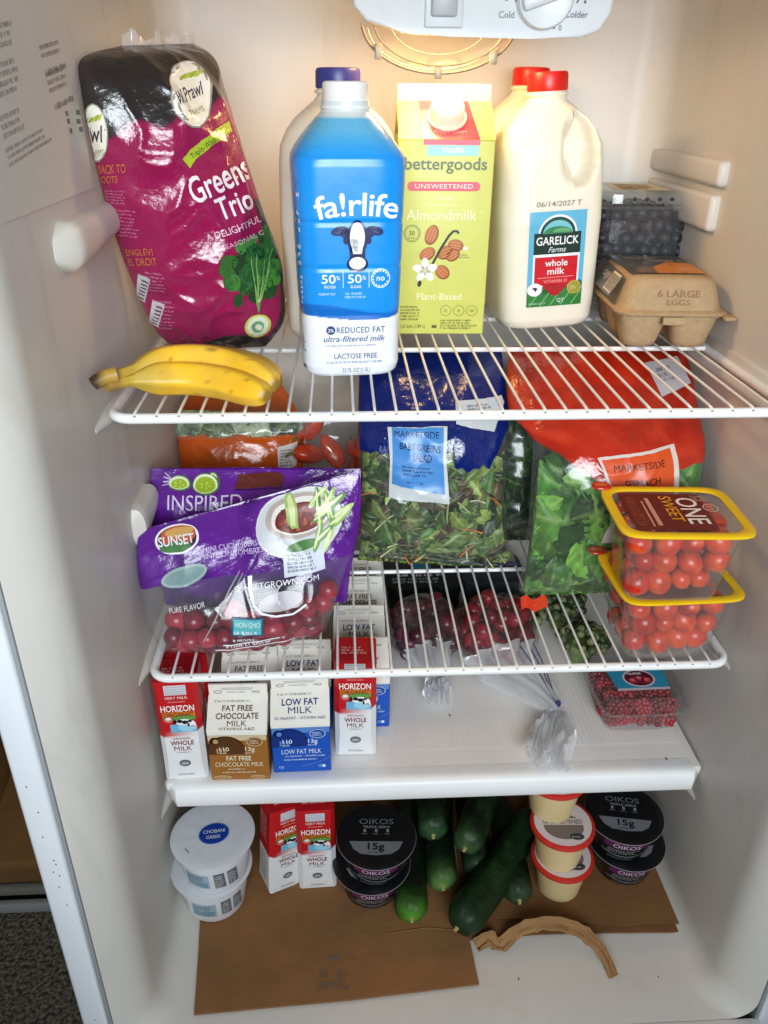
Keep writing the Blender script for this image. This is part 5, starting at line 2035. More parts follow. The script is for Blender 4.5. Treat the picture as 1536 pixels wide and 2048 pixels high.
def whole_milk(loc, rz, label, tilt=(0, 0)):
    """slim white and red milk box with a foil-covered straw hole"""
    t = thing('milk_box', label, 'milk box', loc, rz, 'red and white whole milk boxes', tilt)
    w, d, h = 0.0235, 0.0205, 0.1380
    ch = 0.0055
    WH = (226, 226, 226)
    secs = []
    for z, k, c in ((0.0, 0.985, 0.4), (0.004, 1.0, 0.7), (0.03, 1.0, 1.0), (0.108, 1.0, 1.0), (0.134, 1.0, 0.7), (0.138, 0.985, 0.4)):
        e = ch * c
        W_, D_ = w * k, d * k
        secs.append([(-W_ + e, -D_, z), (W_ - e, -D_, z), (W_, -D_ + e, z), (W_, D_ - e, z), (W_ - e, D_, z), (-W_ + e, D_, z), (-W_, D_ - e, z), (-W_, -D_ + e, z)])
    dense = []
    for a, c in zip(secs, secs[1:]):
        n = max(1, int((c[0][2] - a[0][2]) / 0.002))
        for i in range(n):
            dense.append([tuple(p + (q - p) * i / n for p, q in zip(u, v)) for u, v in zip(a, c)])
    dense.append(secs[-1])
    b = B()
    b.loft(dense, lambda p: mix(WH, RD, (p.z - (0.0655 + 0.005 * (p.x / w))) / 0.0015), True, True)
    obj('body', b, MAT['card'], t, sharp=12)
    I = Ink()
    wt, yl, gn, sky = (240, 236, 230), (206, 150, 60), (66, 120, 60), (110, 176, 208)
    x0, x1 = -w + ch + 0.0004, w - ch - 0.0004
    I.text('VERY MILK', 0, 0.1150, 0.0035, wt, w=0.024)
    I.text('ORGANIC DAIRY', 0, 0.1105, 0.0018, (236, 180, 170), w=0.018)
    I.text('HORIZON', 0, 0.0985, 0.0082, wt, w=0.0350, b=0.05, l=6)
    I.rect(x0 + 0.001, 0.0905, x1, 0.0970, (206, 120, 40), 1)
    I.text('ORGANIC', 0, 0.0912, 0.0052, (120, 40, 24), w=0.0310, b=0.04, l=5)
    I.rect(x0 + 0.001, 0.0855, x1, 0.0904, gn, 1)
    I.ell(0.006, 0.0890, 0.012, 0.0040, (96, 150, 70), 2)
    I.ell(-0.011, 0.0870, 0.0045, 0.0042, (200, 120, 110), 3)
    I.ell(-0.011, 0.0885, 0.0030, 0.0020, (240, 226, 220), 4)
    I.rect(x0 + 0.0075, 0.0690, x1, 0.0800, sky, 2)
    I.ell(0.008, 0.0755, 0.010, 0.0058, (150, 206, 226), 3)
    I.ell(0.0045, 0.0832, 0.0092, 0.0042, (236, 236, 236), 4)
    for x, y, rx, ry in ((0.0005, 0.0845, 0.0030, 0.0024), (0.0060, 0.0828, 0.0034, 0.0026), (0.0112, 0.0842, 0.0022, 0.0017), (-0.0045, 0.0838, 0.0020, 0.0026), (0.0095, 0.0790, 0.0012, 0.0026)):
        I.ell(x, y, rx, ry, (26, 26, 30), 5)
    I.ell(0.0135, 0.0800, 0.0034, 0.0048, (240, 240, 240), 5)
    I.ell(0.0135, 0.0772, 0.0022, 0.0016, (214, 150, 150), 6)
    I.text('ORGANIC', 0, 0.0585, 0.0028, (150, 70, 70), w=0.0190)
    I.text('WHOLE', 0, 0.0505, 0.0062, (120, 24, 40), w=0.0250, b=0.045)
    I.text('MILK', 0, 0.0425, 0.0062, (120, 24, 40), w=0.0190, b=0.045)
    I.text('VITAMIN D', 0, 0.0388, 0.0018, (150, 90, 90), w=0.0140)
    I.ring(0, 0.0235, 0.0062, 0.0048, 0.0011, (70, 74, 74), 1)
    I.ell(0, 0.0235, 0.0050, 0.0036, (120, 126, 124), 1)
    I.text('USDA', 0, 0.0222, 0.0026, (236, 236, 236), w=0.0072)
    I.text('8 FL OZ (236mL)', 0, 0.0060, 0.0022, (90, 90, 90), w=0.0170)
    b = B()
    I.to(b, plane_fn((0, -d, 0), (1, 0, 0), (0, 0, 1)), off=0.0003)
    I = Ink()
    I.rows(-0.012, 0.080, 0.012, 0.122, 12, (236, 190, 184), fill=0.4)
    I.rows(-0.012, 0.012, 0.012, 0.058, 12, (140, 140, 140), fill=0.4)
    I.to(b, plane_fn((w, 0, 0), (0, 1, 0), (0, 0, 1)), off=0.0003)
    I.to(b, plane_fn((-w, 0, 0), (0, -1, 0), (0, 0, 1)), off=0.0003)
    I = Ink()
    I.rows(-0.015, -0.010, 0.015, 0.004, 3, (236, 190, 184), fill=0.5)
    I.to(b, plane_fn((0, 0, h), (1, 0, 0), (0, 1, 0)), off=0.0003)
    obj('box_print', b, MAT['label'], t)
    b = B()
    b.box(-0.0115, -d - 0.0010, 0.1205, 0.0115, -d - 0.0002, 0.1335, (206, 206, 208), 0.0003)
    for k in range(4):
        b.box(-0.0105, -d - 0.0016, 0.1220 + 0.0030 * k, 0.0105, -d - 0.0008, 0.1232 + 0.0030 * k, (176, 178, 182), 0.0003)
    obj('straw_sleeve', b, MAT['foil'], t)
    return t


def school_carton(loc, rz, kind, label):
    t = thing('milk_carton', label, 'milk carton', loc, rz, 'half-pint gable milk cartons')
    w, hs, hr, hf = 0.0325, 0.0720, 0.0240, 0.0145
    CR = (230, 226, 216)
    if kind == 'choc':
        main, dark, tx, head = (150, 96, 34), (84, 50, 22), (236, 220, 190), (96, 70, 48)
    else:
        main, dark, tx, head = (14, 78, 176), (10, 44, 120), (220, 232, 244), (34, 56, 110)
    b = B()
    b.box(-w, -w, 0, w, w, 0.0664, main, 0.0012, 2)
    b.box(-w, -w, 0.0656, w, w, hs, CR, 0.0009, 2)
    zf = hs + hr
    b.add([(-w, -w, hs), (w, -w, hs), (w, -0.0016, zf), (-w, -0.0016, zf)], [(0, 1, 2, 3)], CR)
    b.add([(-w, w, hs), (w, w, hs), (w, 0.0016, zf), (-w, 0.0016, zf)], [(3, 2, 1, 0)], CR)
    for sx in (-1, 1):
        b.add([(sx * w, -w, hs), (sx * w, w, hs), (sx * (w - 0.013), 0, hs + hr * 0.5), (sx * w, -0.0016, zf), (sx * w, 0.0016, zf)], [(0, 1, 2), (0, 2, 3), (1, 4, 2), (2, 4, 3)], (220, 214, 202))
    b.box(-w * 0.985, -0.0017, zf - 0.0006, w * 0.985, 0.0017, zf + hf, CR, 0.001)
    obj('body', b, MAT['card'], t, sharp=20)
    F = plane_fn((0, -w, 0), (1, 0, 0), (0, 0, 1))
    b = B()
    I = Ink()
    lt = mix(main, (255, 255, 255), 0.30)
    I.rect(-w + 0.001, 0.0590, w - 0.001, 0.0665, lt if kind != 'choc' else (206, 186, 150), 0)
    I.ell(-0.0130, 0.0455, 0.0205, 0.0195, dark, 1, a0=-20, a1=200)
    I.ring(-0.0130, 0.0460, 0.0205, 0.0195, 0.0014, mix(dark, (0, 0, 0), 0.4), 2, a0=-10, a1=190)
    I.ell(-0.0245, 0.0585, 0.0055, 0.0055, mix(dark, (0, 0, 0), 0.3), 2)
    I.ell(-0.0235, 0.0580, 0.0030, 0.0032, lt, 3)
    I.ell(0.0185, 0.0570, 0.0095, 0.0070, mix(main, dark, 0.3), 1)
    I.ring(0.0185, 0.0570, 0.0088, 0.0064, 0.0006, tx, 2)
    I.rows(0.0125, 0.0540, 0.0245, 0.0605, 3, tx, fill=0.5)
    for k, (x, s_) in enumerate(((-0.0150, '110'), (0.0130, '13g'))):
        I.text(s_, x, 0.0445, 0.0056, tx, w=0.0105, b=0.03, l=6)
        I.rows(x - 0.006, 0.0405, x + 0.006, 0.0430, 1, tx, l=6)
    for k in range(3):
        I.rect(-0.0235 + 0.004 * k, 0.0410, -0.0215 + 0.004 * k, 0.0480, lt, 5)
    if kind == 'choc':
        I.text('FAT FREE', 0, 0.0305, 0.0066, tx, w=0.0270, b=0.05, l=6)
        I.text('CHOCOLATE MILK', 0, 0.0215, 0.0066, tx, w=0.0530, b=0.05, l=6)
        I.rows(-0.013, 0.0165, 0.013, 0.0190, 1, tx)
        I.rows(-0.020, 0.0115, 0.020, 0.0145, 1, tx)
        I.ell(-0.020, 0.0050, 0.0105, 0.0030, mix(main, tx, 0.4), 1)
        I.ell(0.019, 0.0050, 0.0085, 0.0030, mix(main, tx, 0.4), 1)
        I.rows(-0.028, 0.0038, -0.012, 0.0062, 1, dark)
        I.rows(0.012, 0.0038, 0.027, 0.0062, 1, dark)
        head_rows = (('FAT FREE', 0.0215, 0.033, 0.0062), ('CHOCOLATE', 0.0130, 0.046, 0.0062), ('MILK', 0.0050, 0.021, 0.0062))
    else:
        I.text('LOW FAT MILK', 0, 0.0290, 0.0068, tx, w=0.0440, b=0.05, l=6)
        I.text('1% MILKFAT - VITAMIN A&D', 0.004, 0.0240, 0.0024, tx, w=0.0440)
        I.rows(-0.020, 0.0190, 0.022, 0.0215, 1, tx)
        I.ring(-0.020, 0.030, 0.055, 0.022, 0.0009, lt, 1, a0=-70, a1=-20)
        I.text('1/2', -0.023, 0.0075, 0.0032, tx)
        I.ell(0.022, 0.0090, 0.0045, 0.0026, lt, 1)
        I.ell(0.0245, 0.0088, 0.0018, 0.0020, tx, 2)
        head_rows = (('LOW FAT', 0.0200, 0.040, 0.0072), ('MILK', 0.0110, 0.026, 0.0072))
    I.to(b, F, off=0.0003)
    J = Ink()
    for s_, y, wd_, h_ in head_rows:
        J.text(s_, 0, y, h_, head, w=wd_, b=0.05)
    if kind == 'choc':
        J.text('VITAMINS A&D', 0, 0.0008, 0.0030, head, w=0.0390, b=0.02)
    else:
        J.text('1% MILKFAT - VITAMIN A&D', 0, 0.0045, 0.0030, head, w=0.0560, b=0.02)
    J.rows(-0.026, 0.0310, 0.026, 0.0345, 1, (150, 146, 140))
    J.to(b, plane_fn((0, -w, hs), (1, 0, 0), (0, w - 0.0016, hr)), off=0.0003)
    J = Ink()
    J.rows(-0.018, 0.0075, 0.022, 0.0115, 2, (150, 146, 140), fill=0.45)
    J.ring(-0.022, 0.0045, 0.0045, 0.0022, 0.0007, (80, 80, 84))
    J.rows(-0.012, 0.0035, 0.010, 0.0060, 1, (120, 118, 114))
    J.text('MILK', 0.020, 0.0030, 0.0030, (60, 60, 64), b=0.04)
    J.to(b, plane_fn((0, -0.0017, zf), (1, 0, 0), (0, 0, 1)), off=0.0002)
    J = Ink()
    J.rows(-0.026, 0.008, 0.026, 0.058, 12, mix(main, tx, 0.6), fill=0.4)
    J.to(b, plane_fn((w, 0, 0), (0, 1, 0), (0, 0, 1)), off=0.0003)
    obj('carton_print', b, MAT['label'], t)
    return t


ZT = ZS + 0.0005
tpl = whole_milk((-0.2830, 0.0370, ZT), 3, 'red and white whole milk box at the front left corner of the solid shelf')
dup(tpl, (-0.2790, 0.0800, ZT), 1, 'whole milk box directly behind the front left one, only its red top showing')
dup(tpl, (-0.0920, 0.0650, ZT), -2, 'red and white whole milk box at the front of the right-hand carton row')
ch = school_carton((-0.2210, 0.0440, ZT), -1, 'choc', 'brown fat free chocolate milk carton at the front of the solid shelf')
dup(ch, (-0.2150, 0.1110, ZT), 1, 'chocolate milk carton half hidden behind the front brown carton')
dup(ch, (-0.0830, 0.2560, ZT), -1, 'second last chocolate milk carton in the right-hand row')
dup(ch, (-0.0820, 0.3230, ZT), 1, 'rearmost chocolate milk carton in the right-hand row, under the salad bag')
lo = school_carton((-0.1540, 0.0530, ZT), 1, 'low', 'blue low fat milk carton at the front of the solid shelf')
dup(lo, (-0.1520, 0.1200, ZT), -1, 'low fat milk carton half hidden behind the front blue carton')
dup(lo, (-0.0840, 0.1210, ZT), 1, 'low fat milk carton just behind the right-hand red box, its blue side showing')
dup(lo, (-0.0850, 0.1885, ZT), -1, 'low fat milk carton with its white roof showing, middle of the right-hand row')

# black trays at the back
for k, (x, y, w, d, h, c, lab) in enumerate(((0.014, 0.366, 0.056, 0.040, 0.045, (16, 18, 20), 'flat black food tray with white print and a teal label at the back'),
                                            (0.118, 0.368, 0.045, 0.040, 0.050, (48, 56, 64), 'dark slate-grey food tray at the back beside the black one'))):
    t = thing('food_tray', lab, 'food tray', (x, y, ZT))
    b = B()
    b.loft([superring(w * q, d * q, 7, 0, 0, z, 48) for q, z in ((0.9, 0), (0.94, 0.003), (1.0, h - 0.004), (1.03, h - 0.003), (1.03, h))], c)
    obj('tub', b, MAT['plastic'], t)
    I = Ink()
    if k == 0:
        I.rect(-0.016, 0.010, 0.014, 0.026, (30, 110, 130), 0)
        I.rows(-0.044, 0.002, 0.036, 0.007, 1, (190, 194, 198))
        I.rows(-0.040, -0.012, 0.044, -0.004, 1, (220, 222, 224), fill=0.6)
        I.rows(-0.046, -0.030, 0.040, -0.014, 2, (170, 174, 178))
    else:
        I.rect(-0.035, -0.030, 0.035, 0.030, (58, 68, 78), 0)
    b = B()
    I.to(b, lambda x, y, d: Vector((x, y, h + 0.0003 + d)))
    obj('lid_print', b, MAT['label'], t)

# dark green vegetables behind the net bags
rnd = random.Random(41)
for k, (x, y, r, lab) in enumerate(((0.205, 0.285, 0.036, 'dark green broccoli head nearest the right wall at the back'), (0.152, 0.270, 0.034, 'dark green broccoli head behind the red grape sack'), (0.215, 0.205, 0.032, 'dark green broccoli head behind the raspberry box'))):
    t = thing('broccoli', lab, 'broccoli', (x, y, ZT), 40 * k, 'broccoli heads at the back')
    b = B()
    for i in range(70):
        a, q = rnd.uniform(0, 6.28), sqrt(rnd.random())
        hz = sqrt(max(0, 1 - q * q * 0.9))
        b.ball((r * q * cos(a), r * q * sin(a), 0.028 + r * 0.75 * hz), r * rnd.uniform(0.13, 0.22), ((56, 74, 44), (44, 62, 38), (78, 92, 56), (120, 124, 84))[i % 4 if i % 9 else 3], 9, 6)
    obj('crown', b, MAT['leaf'], t)
    b = B()
    b.tube([(0, 0, 0.0), (0, 0, 0.02), (0, 0, 0.034)], lambda s_: 0.012 + 0.010 * s_, (120, 140, 84), 12)
    obj('stalk', b, MAT['leaf'], t)


# produce sacks with twisted necks
def pleated(b, path, radii, col, pleats=11, depth=0.35, n=66, seed=0):
    P = [Vector(p) for p in path]
    rings = []
    m = len(P)
    # resample smoothly
    for i in range((m - 1) * 6 + 1):
        f = i / 6
        k = min(m - 2, int(f))
        t_ = f - k
        g = lambda q: P[max(0, min(m - 1, q))]
        h_ = lambda q: radii[max(0, min(m - 1, q))]
        p = Vector([crom(g(k - 1)[a], g(k)[a], g(k + 1)[a], g(k + 2)[a], t_) for a in range(3)])
        rx = h_(k)[0] + (h_(k + 1)[0] - h_(k)[0]) * t_
        rz = h_(k)[1] + (h_(k + 1)[1] - h_(k)[1]) * t_
        tn = (g(k + 1) - g(k)).normalized()
        sd = tn.cross(Vector((0, 0, 1))).normalized()
        up = sd.cross(tn)
        ring = []
        for j in range(n):
            a = 2 * pi * j / n
            w_ = 1 + depth * (0.5 * cos(pleats * a + seed + 0.9 * sin(f * 1.3)) + 0.5 * noise.noise(Vector((cos(a) * 2.2, sin(a) * 2.2, f * 0.8 + seed))))
            ring.append(p + sd * (rx * w_ * cos(a)) + up * (rz * w_ * sin(a)))
        rings.append([Vector((q.x, q.y, max(q.z, ZT + 0.0006))) for q in ring])
    b.loft(rings, col)


def sack(name, label, c, r, neck, nrad, tail, trad, cols, seed, group):
    t = thing(name, label, 'grape sack', (c[0], c[1], ZT))
    TO = Vector((-c[0], -c[1], -ZT))
    b = B()
    rings = []
    for i in range(25):
        th = pi * (0.02 + 0.96 * i / 24)
        ring = []
        for j in range(60):
            a = 2 * pi * j / 60
            d = Vector((sin(th) * cos(a), sin(th) * sin(a), -cos(th)))
            k = 1 + 0.10 * noise.noise(d * 2.2 + Vector((seed, 0, 0))) + 0.05 * noise.noise(d * 6 + Vector((0, seed, 0)))
            q = Vector(c) + Vector((d.x * r[0], d.y * r[1], d.z * r[2])) * k
            q.z = max(q.z, ZT + 0.0006)
            ring.append(q)
        rings.append(ring)
    b.loft(rings, (230, 226, 230))
    obj('film', b, MAT['cling'], t, TO, sharp=80)
    b = B()
    pleated(b, neck, nrad, (226, 224, 228), seed=seed)
    obj('neck', b, MAT['knot'], t, TO, sharp=60)
    b = B()
    T0, T1 = Vector(tail[0]), Vector(tail[-1])
    ax = T1 - T0
    sd = ax.cross(Vector((0, 0, 1))).normalized()
    rnd = random.Random(seed + 40)
    for sh in range(3):
        ph, skew, lf = rnd.uniform(0, 9), rnd.uniform(-0.35, 0.35), 0.002 + 0.003 * sh

        def sheet_pt(u, v, ph=ph, skew=skew, lf=lf, sh=sh):
            w = trad[0][0] + (trad[1][0] - trad[0][0]) * min(1, v * 1.7)
            w *= 1 + 0.25 * noise.noise(Vector((v * 3, ph, 0)))
            e = (u - 0.5) * 2
            ln_ = v * (1 + 0.14 * noise.noise(Vector((u * 4, ph, 5))) - 0.10 * sh / 6)
            p = T0 + ax * ln_ + sd * (e * w + skew * w * v)
            rid = (1 - abs(noise.noise(Vector((e * 2.6 + ph, v * 1.6, ph))))) ** 3
            rid2 = abs(noise.noise(Vector((e * 3 + ph, v * 3.4, 3 + ph))))
            z = T0.z * (1 - v) + (ZT + 0.003) * v + lf * min(1, v * 3) + trad[1][1] * 1.9 * min(1, v * 2.5) * (rid - 0.30) + 0.0025 * rid2
            p.z = max(ZT + 0.0007 + 0.0003 * sh, z)
            return p
        b.grid(sheet_pt, 30, 30, (232, 232, 236))
    obj('tail', b, MAT['knot'], t, TO, sharp=28)
    rnd = random.Random(seed)
    sp = []
    for k in range(64):
        a, q, z = rnd.uniform(0, 6.28), sqrt(rnd.random()) * 0.86, rnd.uniform(-0.75, 0.80)
        e = sqrt(max(0.05, 1 - z * z * 0.8))
        if k < 40:
            q = rnd.uniform(0.62, 0.84)
        sp.append((c[0] + r[0] * q * e * cos(a), c[1] + r[1] * q * e * sin(a), max(ZT + 0.0115, c[2] + r[2] * z * 0.78), rnd.uniform(0.85, 1.02)))
    berries('grape', 'dark red grape inside the %s knotted produce sack' % group, 'grape', 'grapes in the %s knotted sack' % group, MAT['fruit'], sp, grape, cols, (0, 0, 0))
    return t


sack('grape_sack', 'clear sack of dark red grapes with a white twisted neck, left on the solid shelf', (0.006, 0.232, -0.402), (0.052, 0.060, 0.040),
     [(0.006, 0.190, -0.405), (0.010, 0.168, -0.415), (0.014, 0.152, -0.424)], [(0.030, 0.022), (0.020, 0.016), (0.011, 0.010)],
     [(0.014, 0.153, -0.424), (0.014, 0.142, -0.426), (0.013, 0.130, -0.430), (0.012, 0.118, -0.436)], [(0.010, 0.008), (0.016, 0.013)],
     ((84, 22, 36), (66, 18, 32), (102, 30, 44)), 3, 'left')
s2 = sack('grape_sack', 'clear sack of bright red grapes with a long gathered neck trailing forward', (0.100, 0.225, -0.400), (0.056, 0.064, 0.042),
     [(0.100, 0.180, -0.405), (0.104, 0.165, -0.412), (0.118, 0.145, -0.418), (0.138, 0.122, -0.424), (0.152, 0.104, -0.430), (0.156, 0.098, -0.432)], [(0.046, 0.026), (0.040, 0.020), (0.030, 0.015), (0.022, 0.012), (0.014, 0.010), (0.011, 0.009)],
     [(0.156, 0.098, -0.432), (0.152, 0.080, -0.434), (0.144, 0.055, -0.435), (0.132, 0.028, -0.437), (0.124, 0.012, -0.438)], [(0.010, 0.008), (0.026, 0.010)],
     ((142, 26, 40), (160, 36, 46), (116, 22, 38)), 11, 'right')
TO = Vector((-0.100, -0.225, -ZT))
for dx, dz in ((-0.004, 0.0), (0.002, 0.004), (0.008, 0.002), (0.013, -0.003)):
    b = B()
    b.tube([(0.112 + 2.2 * dx, 0.178, -0.388 + dz), (0.124 + 1.8 * dx, 0.160, -0.398 + dz), (0.138 + 1.1 * dx, 0.135, -0.408 + dz), (0.150 + 0.5 * dx, 0.110, -0.421 + 0.5 * dz), (0.1555, 0.099, -0.424)], 0.0008, (52, 56, 104), 6)
    obj('printed_stripe', b, MAT['bag'], s2, TO, sharp=60)
b = B()
b.ball((0.157, 0.098, -0.422), (0.0035, 0.0028, 0.0050), (34, 38, 96), 10, 7)
obj('clip', b, MAT['plastic'], s2, TO)

# raspberry box
RO = (0.2530, 0.1080, ZT)
t = thing('berry_box', 'low clear box of raspberries with a blue label at the right end of the shelf', 'berry box', RO, 1)
t.scale = (1.06, 1.06, 1.1)
b = B()
tray(b, 0.040, 0.036, 0.0475, 0.044, 0.0, 0.030, n=6, ribs=6, flange=0.004)
obj('tub', b, MAT['clear'], t, sharp=30)
b = B()
b.loft([superring(w, d, 6, 0, 0, z, 64) for w, d, z in ((0.0515, 0.048, 0.0315), (0.0525, 0.049, 0.0325), (0.0470, 0.044, 0.034), (0.0450, 0.042, 0.046), (0.0425, 0.0395, 0.0485), (0.02, 0.02, 0.0488))], (235, 235, 235), False, True)
obj('lid', b, MAT['clear'], t, sharp=30)
I = Ink()
I.poly([(-0.030, -0.022), (0.030, -0.022), (0.034, 0.012), (-0.034, 0.012)], (44, 140, 176), 0)
I.rect(-0.030, -0.026, 0.030, -0.0222, (200, 190, 200), 0)
I.ell(0, -0.006, 0.0185, 0.0150, (214, 200, 204), 1)
I.ell(0, -0.006, 0.0165, 0.0130, (90, 24, 40), 2)
for k, x in enumerate((-0.008, 0.0, 0.008)):
    I.ell(x, -0.010 + 0.003 * (k % 2), 0.0055, 0.0050, (176, 40, 60), 3)
    I.ell(x, -0.009 + 0.003 * (k % 2), 0.0030, 0.0024, (214, 110, 120), 4)
I.rows(-0.012, 0.0, 0.012, 0.005, 1, (236, 220, 220), l=6)
b = B()
I.to(b, lambda x, y, d: Vector((x, y, 0.0490 + d)))
obj('label', b, MAT['label'], t)


def raspberry(b, c, k):
    for i in range(7):
        z = -0.0075 + 0.0150 * i / 6
        r = 0.0082 * sqrt(max(0.05, 1 - ((z + 0.003) / 0.0125) ** 2))
        n = max(4, int(r / 0.0015))
        for j in range(n):
            a = 2 * pi * (j + 0.5 * (i % 2)) / n
            b.ball((r * cos(a), r * sin(a), z), 0.0030, c, 8, 6)


sp = []
rnd = random.Random(6)
for lay in range(2):
    for i in range(5):
        for j in range(4):
            if lay == 0 and j > 1 and 0 < i < 4:
                continue
            sp.append((-0.034 + 0.017 * i + rnd.uniform(-.002, .002), -0.029 + 0.019 * j + rnd.uniform(-.002, .002), 0.0115 + 0.0195 * lay + rnd.uniform(-.001, .002), rnd.uniform(0.9, 1.05)))
berries('raspberry', 'red raspberry inside the low clear box with the blue label', 'raspberry', 'raspberries in the blue-labelled box', MAT['fruit'], sp, raspberry, ((150, 26, 38), (168, 36, 46), (128, 22, 34)), RO, 1)
b = B()
for k, (x, y) in enumerate(((0.025, 0.105), (0.268, 0.022))):
    o = B()
    o.ball((x, y, ZT + 0.0006), (0.0011, 0.0015, 0.0007), (60, 44, 34), 8, 5)
    tag(obj('crumb', o, MAT['kraft']), ('tiny dark crumb on the solid shelf in front of the left grape sack', 'tiny dark crumb at the right front of the solid shelf')[k], 'crumb')


# ------------------------------------------------------------------ refrigerator floor
ZB = ZF + 0.0008
KR = (134, 95, 60)


def sheet(b, pts, z, th, col, nx=26, sag=0.0012, seed=0):
    """a slightly warped board cut to an outline"""
    bm = bmesh.new()
    vs = [bm.verts.new((x, y, 0)) for x, y in pts]
    bm.faces.new(vs)
    bmesh.ops.triangulate(bm, faces=bm.faces[:])
    for it in range(5):
        es = [e for e in bm.edges if e.calc_length() > 0.022]
        if not es:
            break
        bmesh.ops.subdivide_edges(bm, edges=es, cuts=1)
        bmesh.ops.triangulate(bm, faces=bm.faces[:])
    r = bmesh.ops.extrude_face_region(bm, geom=bm.faces[:])
    for v in [g for g in r['geom'] if isinstance(g, bmesh.types.BMVert)]:
        v.co.z = th
    for v in bm.verts:
        v.co.z += z + sag * (1 + noise.noise(Vector((v.co.x * 9, v.co.y * 9, seed))))
    b.bm(bm, col)


t = thing('cardboard_sheet', 'flat brown cardboard sheet with a faint grey stamp on the refrigerator floor', 'cardboard', (-0.12, 0.0, ZB))
TO = Vector((0.12, 0.0, -ZB))
b = B()
sheet(b, [(-0.2750, -0.1200), (-0.1000, -0.1120), (0.0430, -0.1010), (0.0400, -0.0480), (0.0380, 0.20), (-0.2900, 0.20), (-0.2880, 0.02), (-0.2800, -0.0600)], ZB, 0.0030, KR)
obj('board', b, MAT['kraft'], t, TO, sharp=50)
b = B()
I = Ink()
gs = (112, 96, 84)
I.rect(-0.1265, -0.0665, -0.1155, -0.0600, gs)
I.rows(-0.1385, -0.0860, -0.1260, -0.0755, 2, gs)
I.rows(-0.1180, -0.0870, -0.1050, -0.0760, 2, gs)
I.rows(-0.1410, -0.1010, -0.1010, -0.0900, 2, gs, fill=0.6)
I.to(b, lambda x, y, d: Vector((x, y, ZB + 0.0030 + 0.0012 * (1 + noise.noise(Vector((x * 9, y * 9, 0)))) + d)), off=0.0004)
obj('stamp', b, MAT['paper'], t, TO)
b = B()
for q in (((-0.29, 0.05), (-0.10, 0.046), (0.03, 0.056)), ((-0.06, -0.035), (-0.01, -0.030), (0.035, -0.036))):
    b.tube([(x, y, ZB + 0.0030 + 0.0012 * (1 + noise.noise(Vector((x * 9, y * 9, 0)))) + 0.0002) for x, y in q], 0.0007, (132, 92, 54), 5)
obj('crease', b, MAT['kraft'], t, TO)
t = thing('paper_bag', 'flattened brown paper bag under the cups at the right of the floor', 'paper bag', (0.17, 0.05, ZB))
TO = Vector((-0.17, -0.05, -ZB))
b = B()
sheet(b, [(0.0410, -0.0470), (0.1200, -0.0440), (0.2120, -0.0455), (0.2990, -0.0485), (0.2985, 0.010), (0.2970, 0.06), (0.2950, 0.20), (0.0400, 0.20)], ZB, 0.0022, (120, 84, 52), seed=4)
obj('lower_ply', b, MAT['kraft'], t, TO, sharp=50)
b = B()
sheet(b, [(0.2300, -0.0400), (0.2700, -0.0380), (0.2985, -0.0400), (0.2965, 0.06), (0.2940, 0.19), (0.05, 0.19), (0.05, -0.02), (0.15, -0.030)], ZB + 0.0042, 0.0010, (126, 88, 54), seed=8)
obj('upper_ply', b, MAT['kraft'], t, TO, sharp=50)
# torn paper handle
t = thing('torn_strip', 'torn loop of brown paper handle curling off the front of the flattened bag', 'paper handle', (0.14, -0.05, ZB))
TO = Vector((-0.14, 0.05, -ZB))
b = B()
path = [(0.046, -0.056, 0.004, 0.1), (0.062, -0.050, 0.010, 0.6), (0.076, -0.058, 0.006, 0.3), (0.096, -0.049, 0.018, 0.9), (0.120, -0.045, 0.024, 1.0), (0.146, -0.047, 0.026, 0.9), (0.170, -0.056, 0.024, 0.7), (0.187, -0.071, 0.018, 0.9), (0.195, -0.088, 0.010, 1.2), (0.198, -0.101, 0.005, 1.0)]
rings = []
m = len(path) - 1
for i in range(m * 4 + 1):
    f = min(m - 1e-6, i / 4)
    k = int(f)
    t_ = f - k
    g = lambda q: path[max(0, min(m, q))]
    sm = [crom(g(k - 1)[a], g(k)[a], g(k + 1)[a], g(k + 2)[a], t_) for a in range(4)]
    p = [sm[a] * 0.35 + (g(k)[a] + (g(k + 1)[a] - g(k)[a]) * t_) * 0.65 for a in range(4)]
    tn = Vector([g(k + 1)[a] - g(k)[a] for a in range(3)]).normalized()
    sd = tn.cross(Vector((0, 0, 1))).normalized()
    up = sd.cross(tn)
    ax = sd * cos(p[3]) - up * sin(p[3])
    nn = ax.cross(tn)
    c = Vector((p[0], p[1], ZB + max(0.004, p[2])))
    wl = 0.0080 + 0.0034 * noise.noise(Vector((i * 0.9, 3, 0)))
    wr_ = 0.0080 + 0.0034 * noise.noise(Vector((i * 0.9, 9, 0)))
    row = []
    for j in range(9):
        s_ = -1 + 2 * j / 8
        crease = -0.0026 * max(0, 1 - abs(s_ - 0.25) * 2.2) + 0.0020 * noise.noise(Vector((i * 0.55, s_ * 3, 1)))
        row.append(c + ax * ((wl if s_ < 0 else wr_) * s_) + nn * crease)
    bk = [v - nn * 0.00035 for v in reversed(row)]
    rings.append([Vector((v.x, v.y, max(v.z, ZB + 0.0008))) for v in row + bk])
b.loft(rings, (156, 118, 78))
obj('ribbon', b, MAT['kraft'], t, TO, sharp=12)
ZK = ZB + 0.0052

# white yogurt tubs
YW = (222, 224, 228)


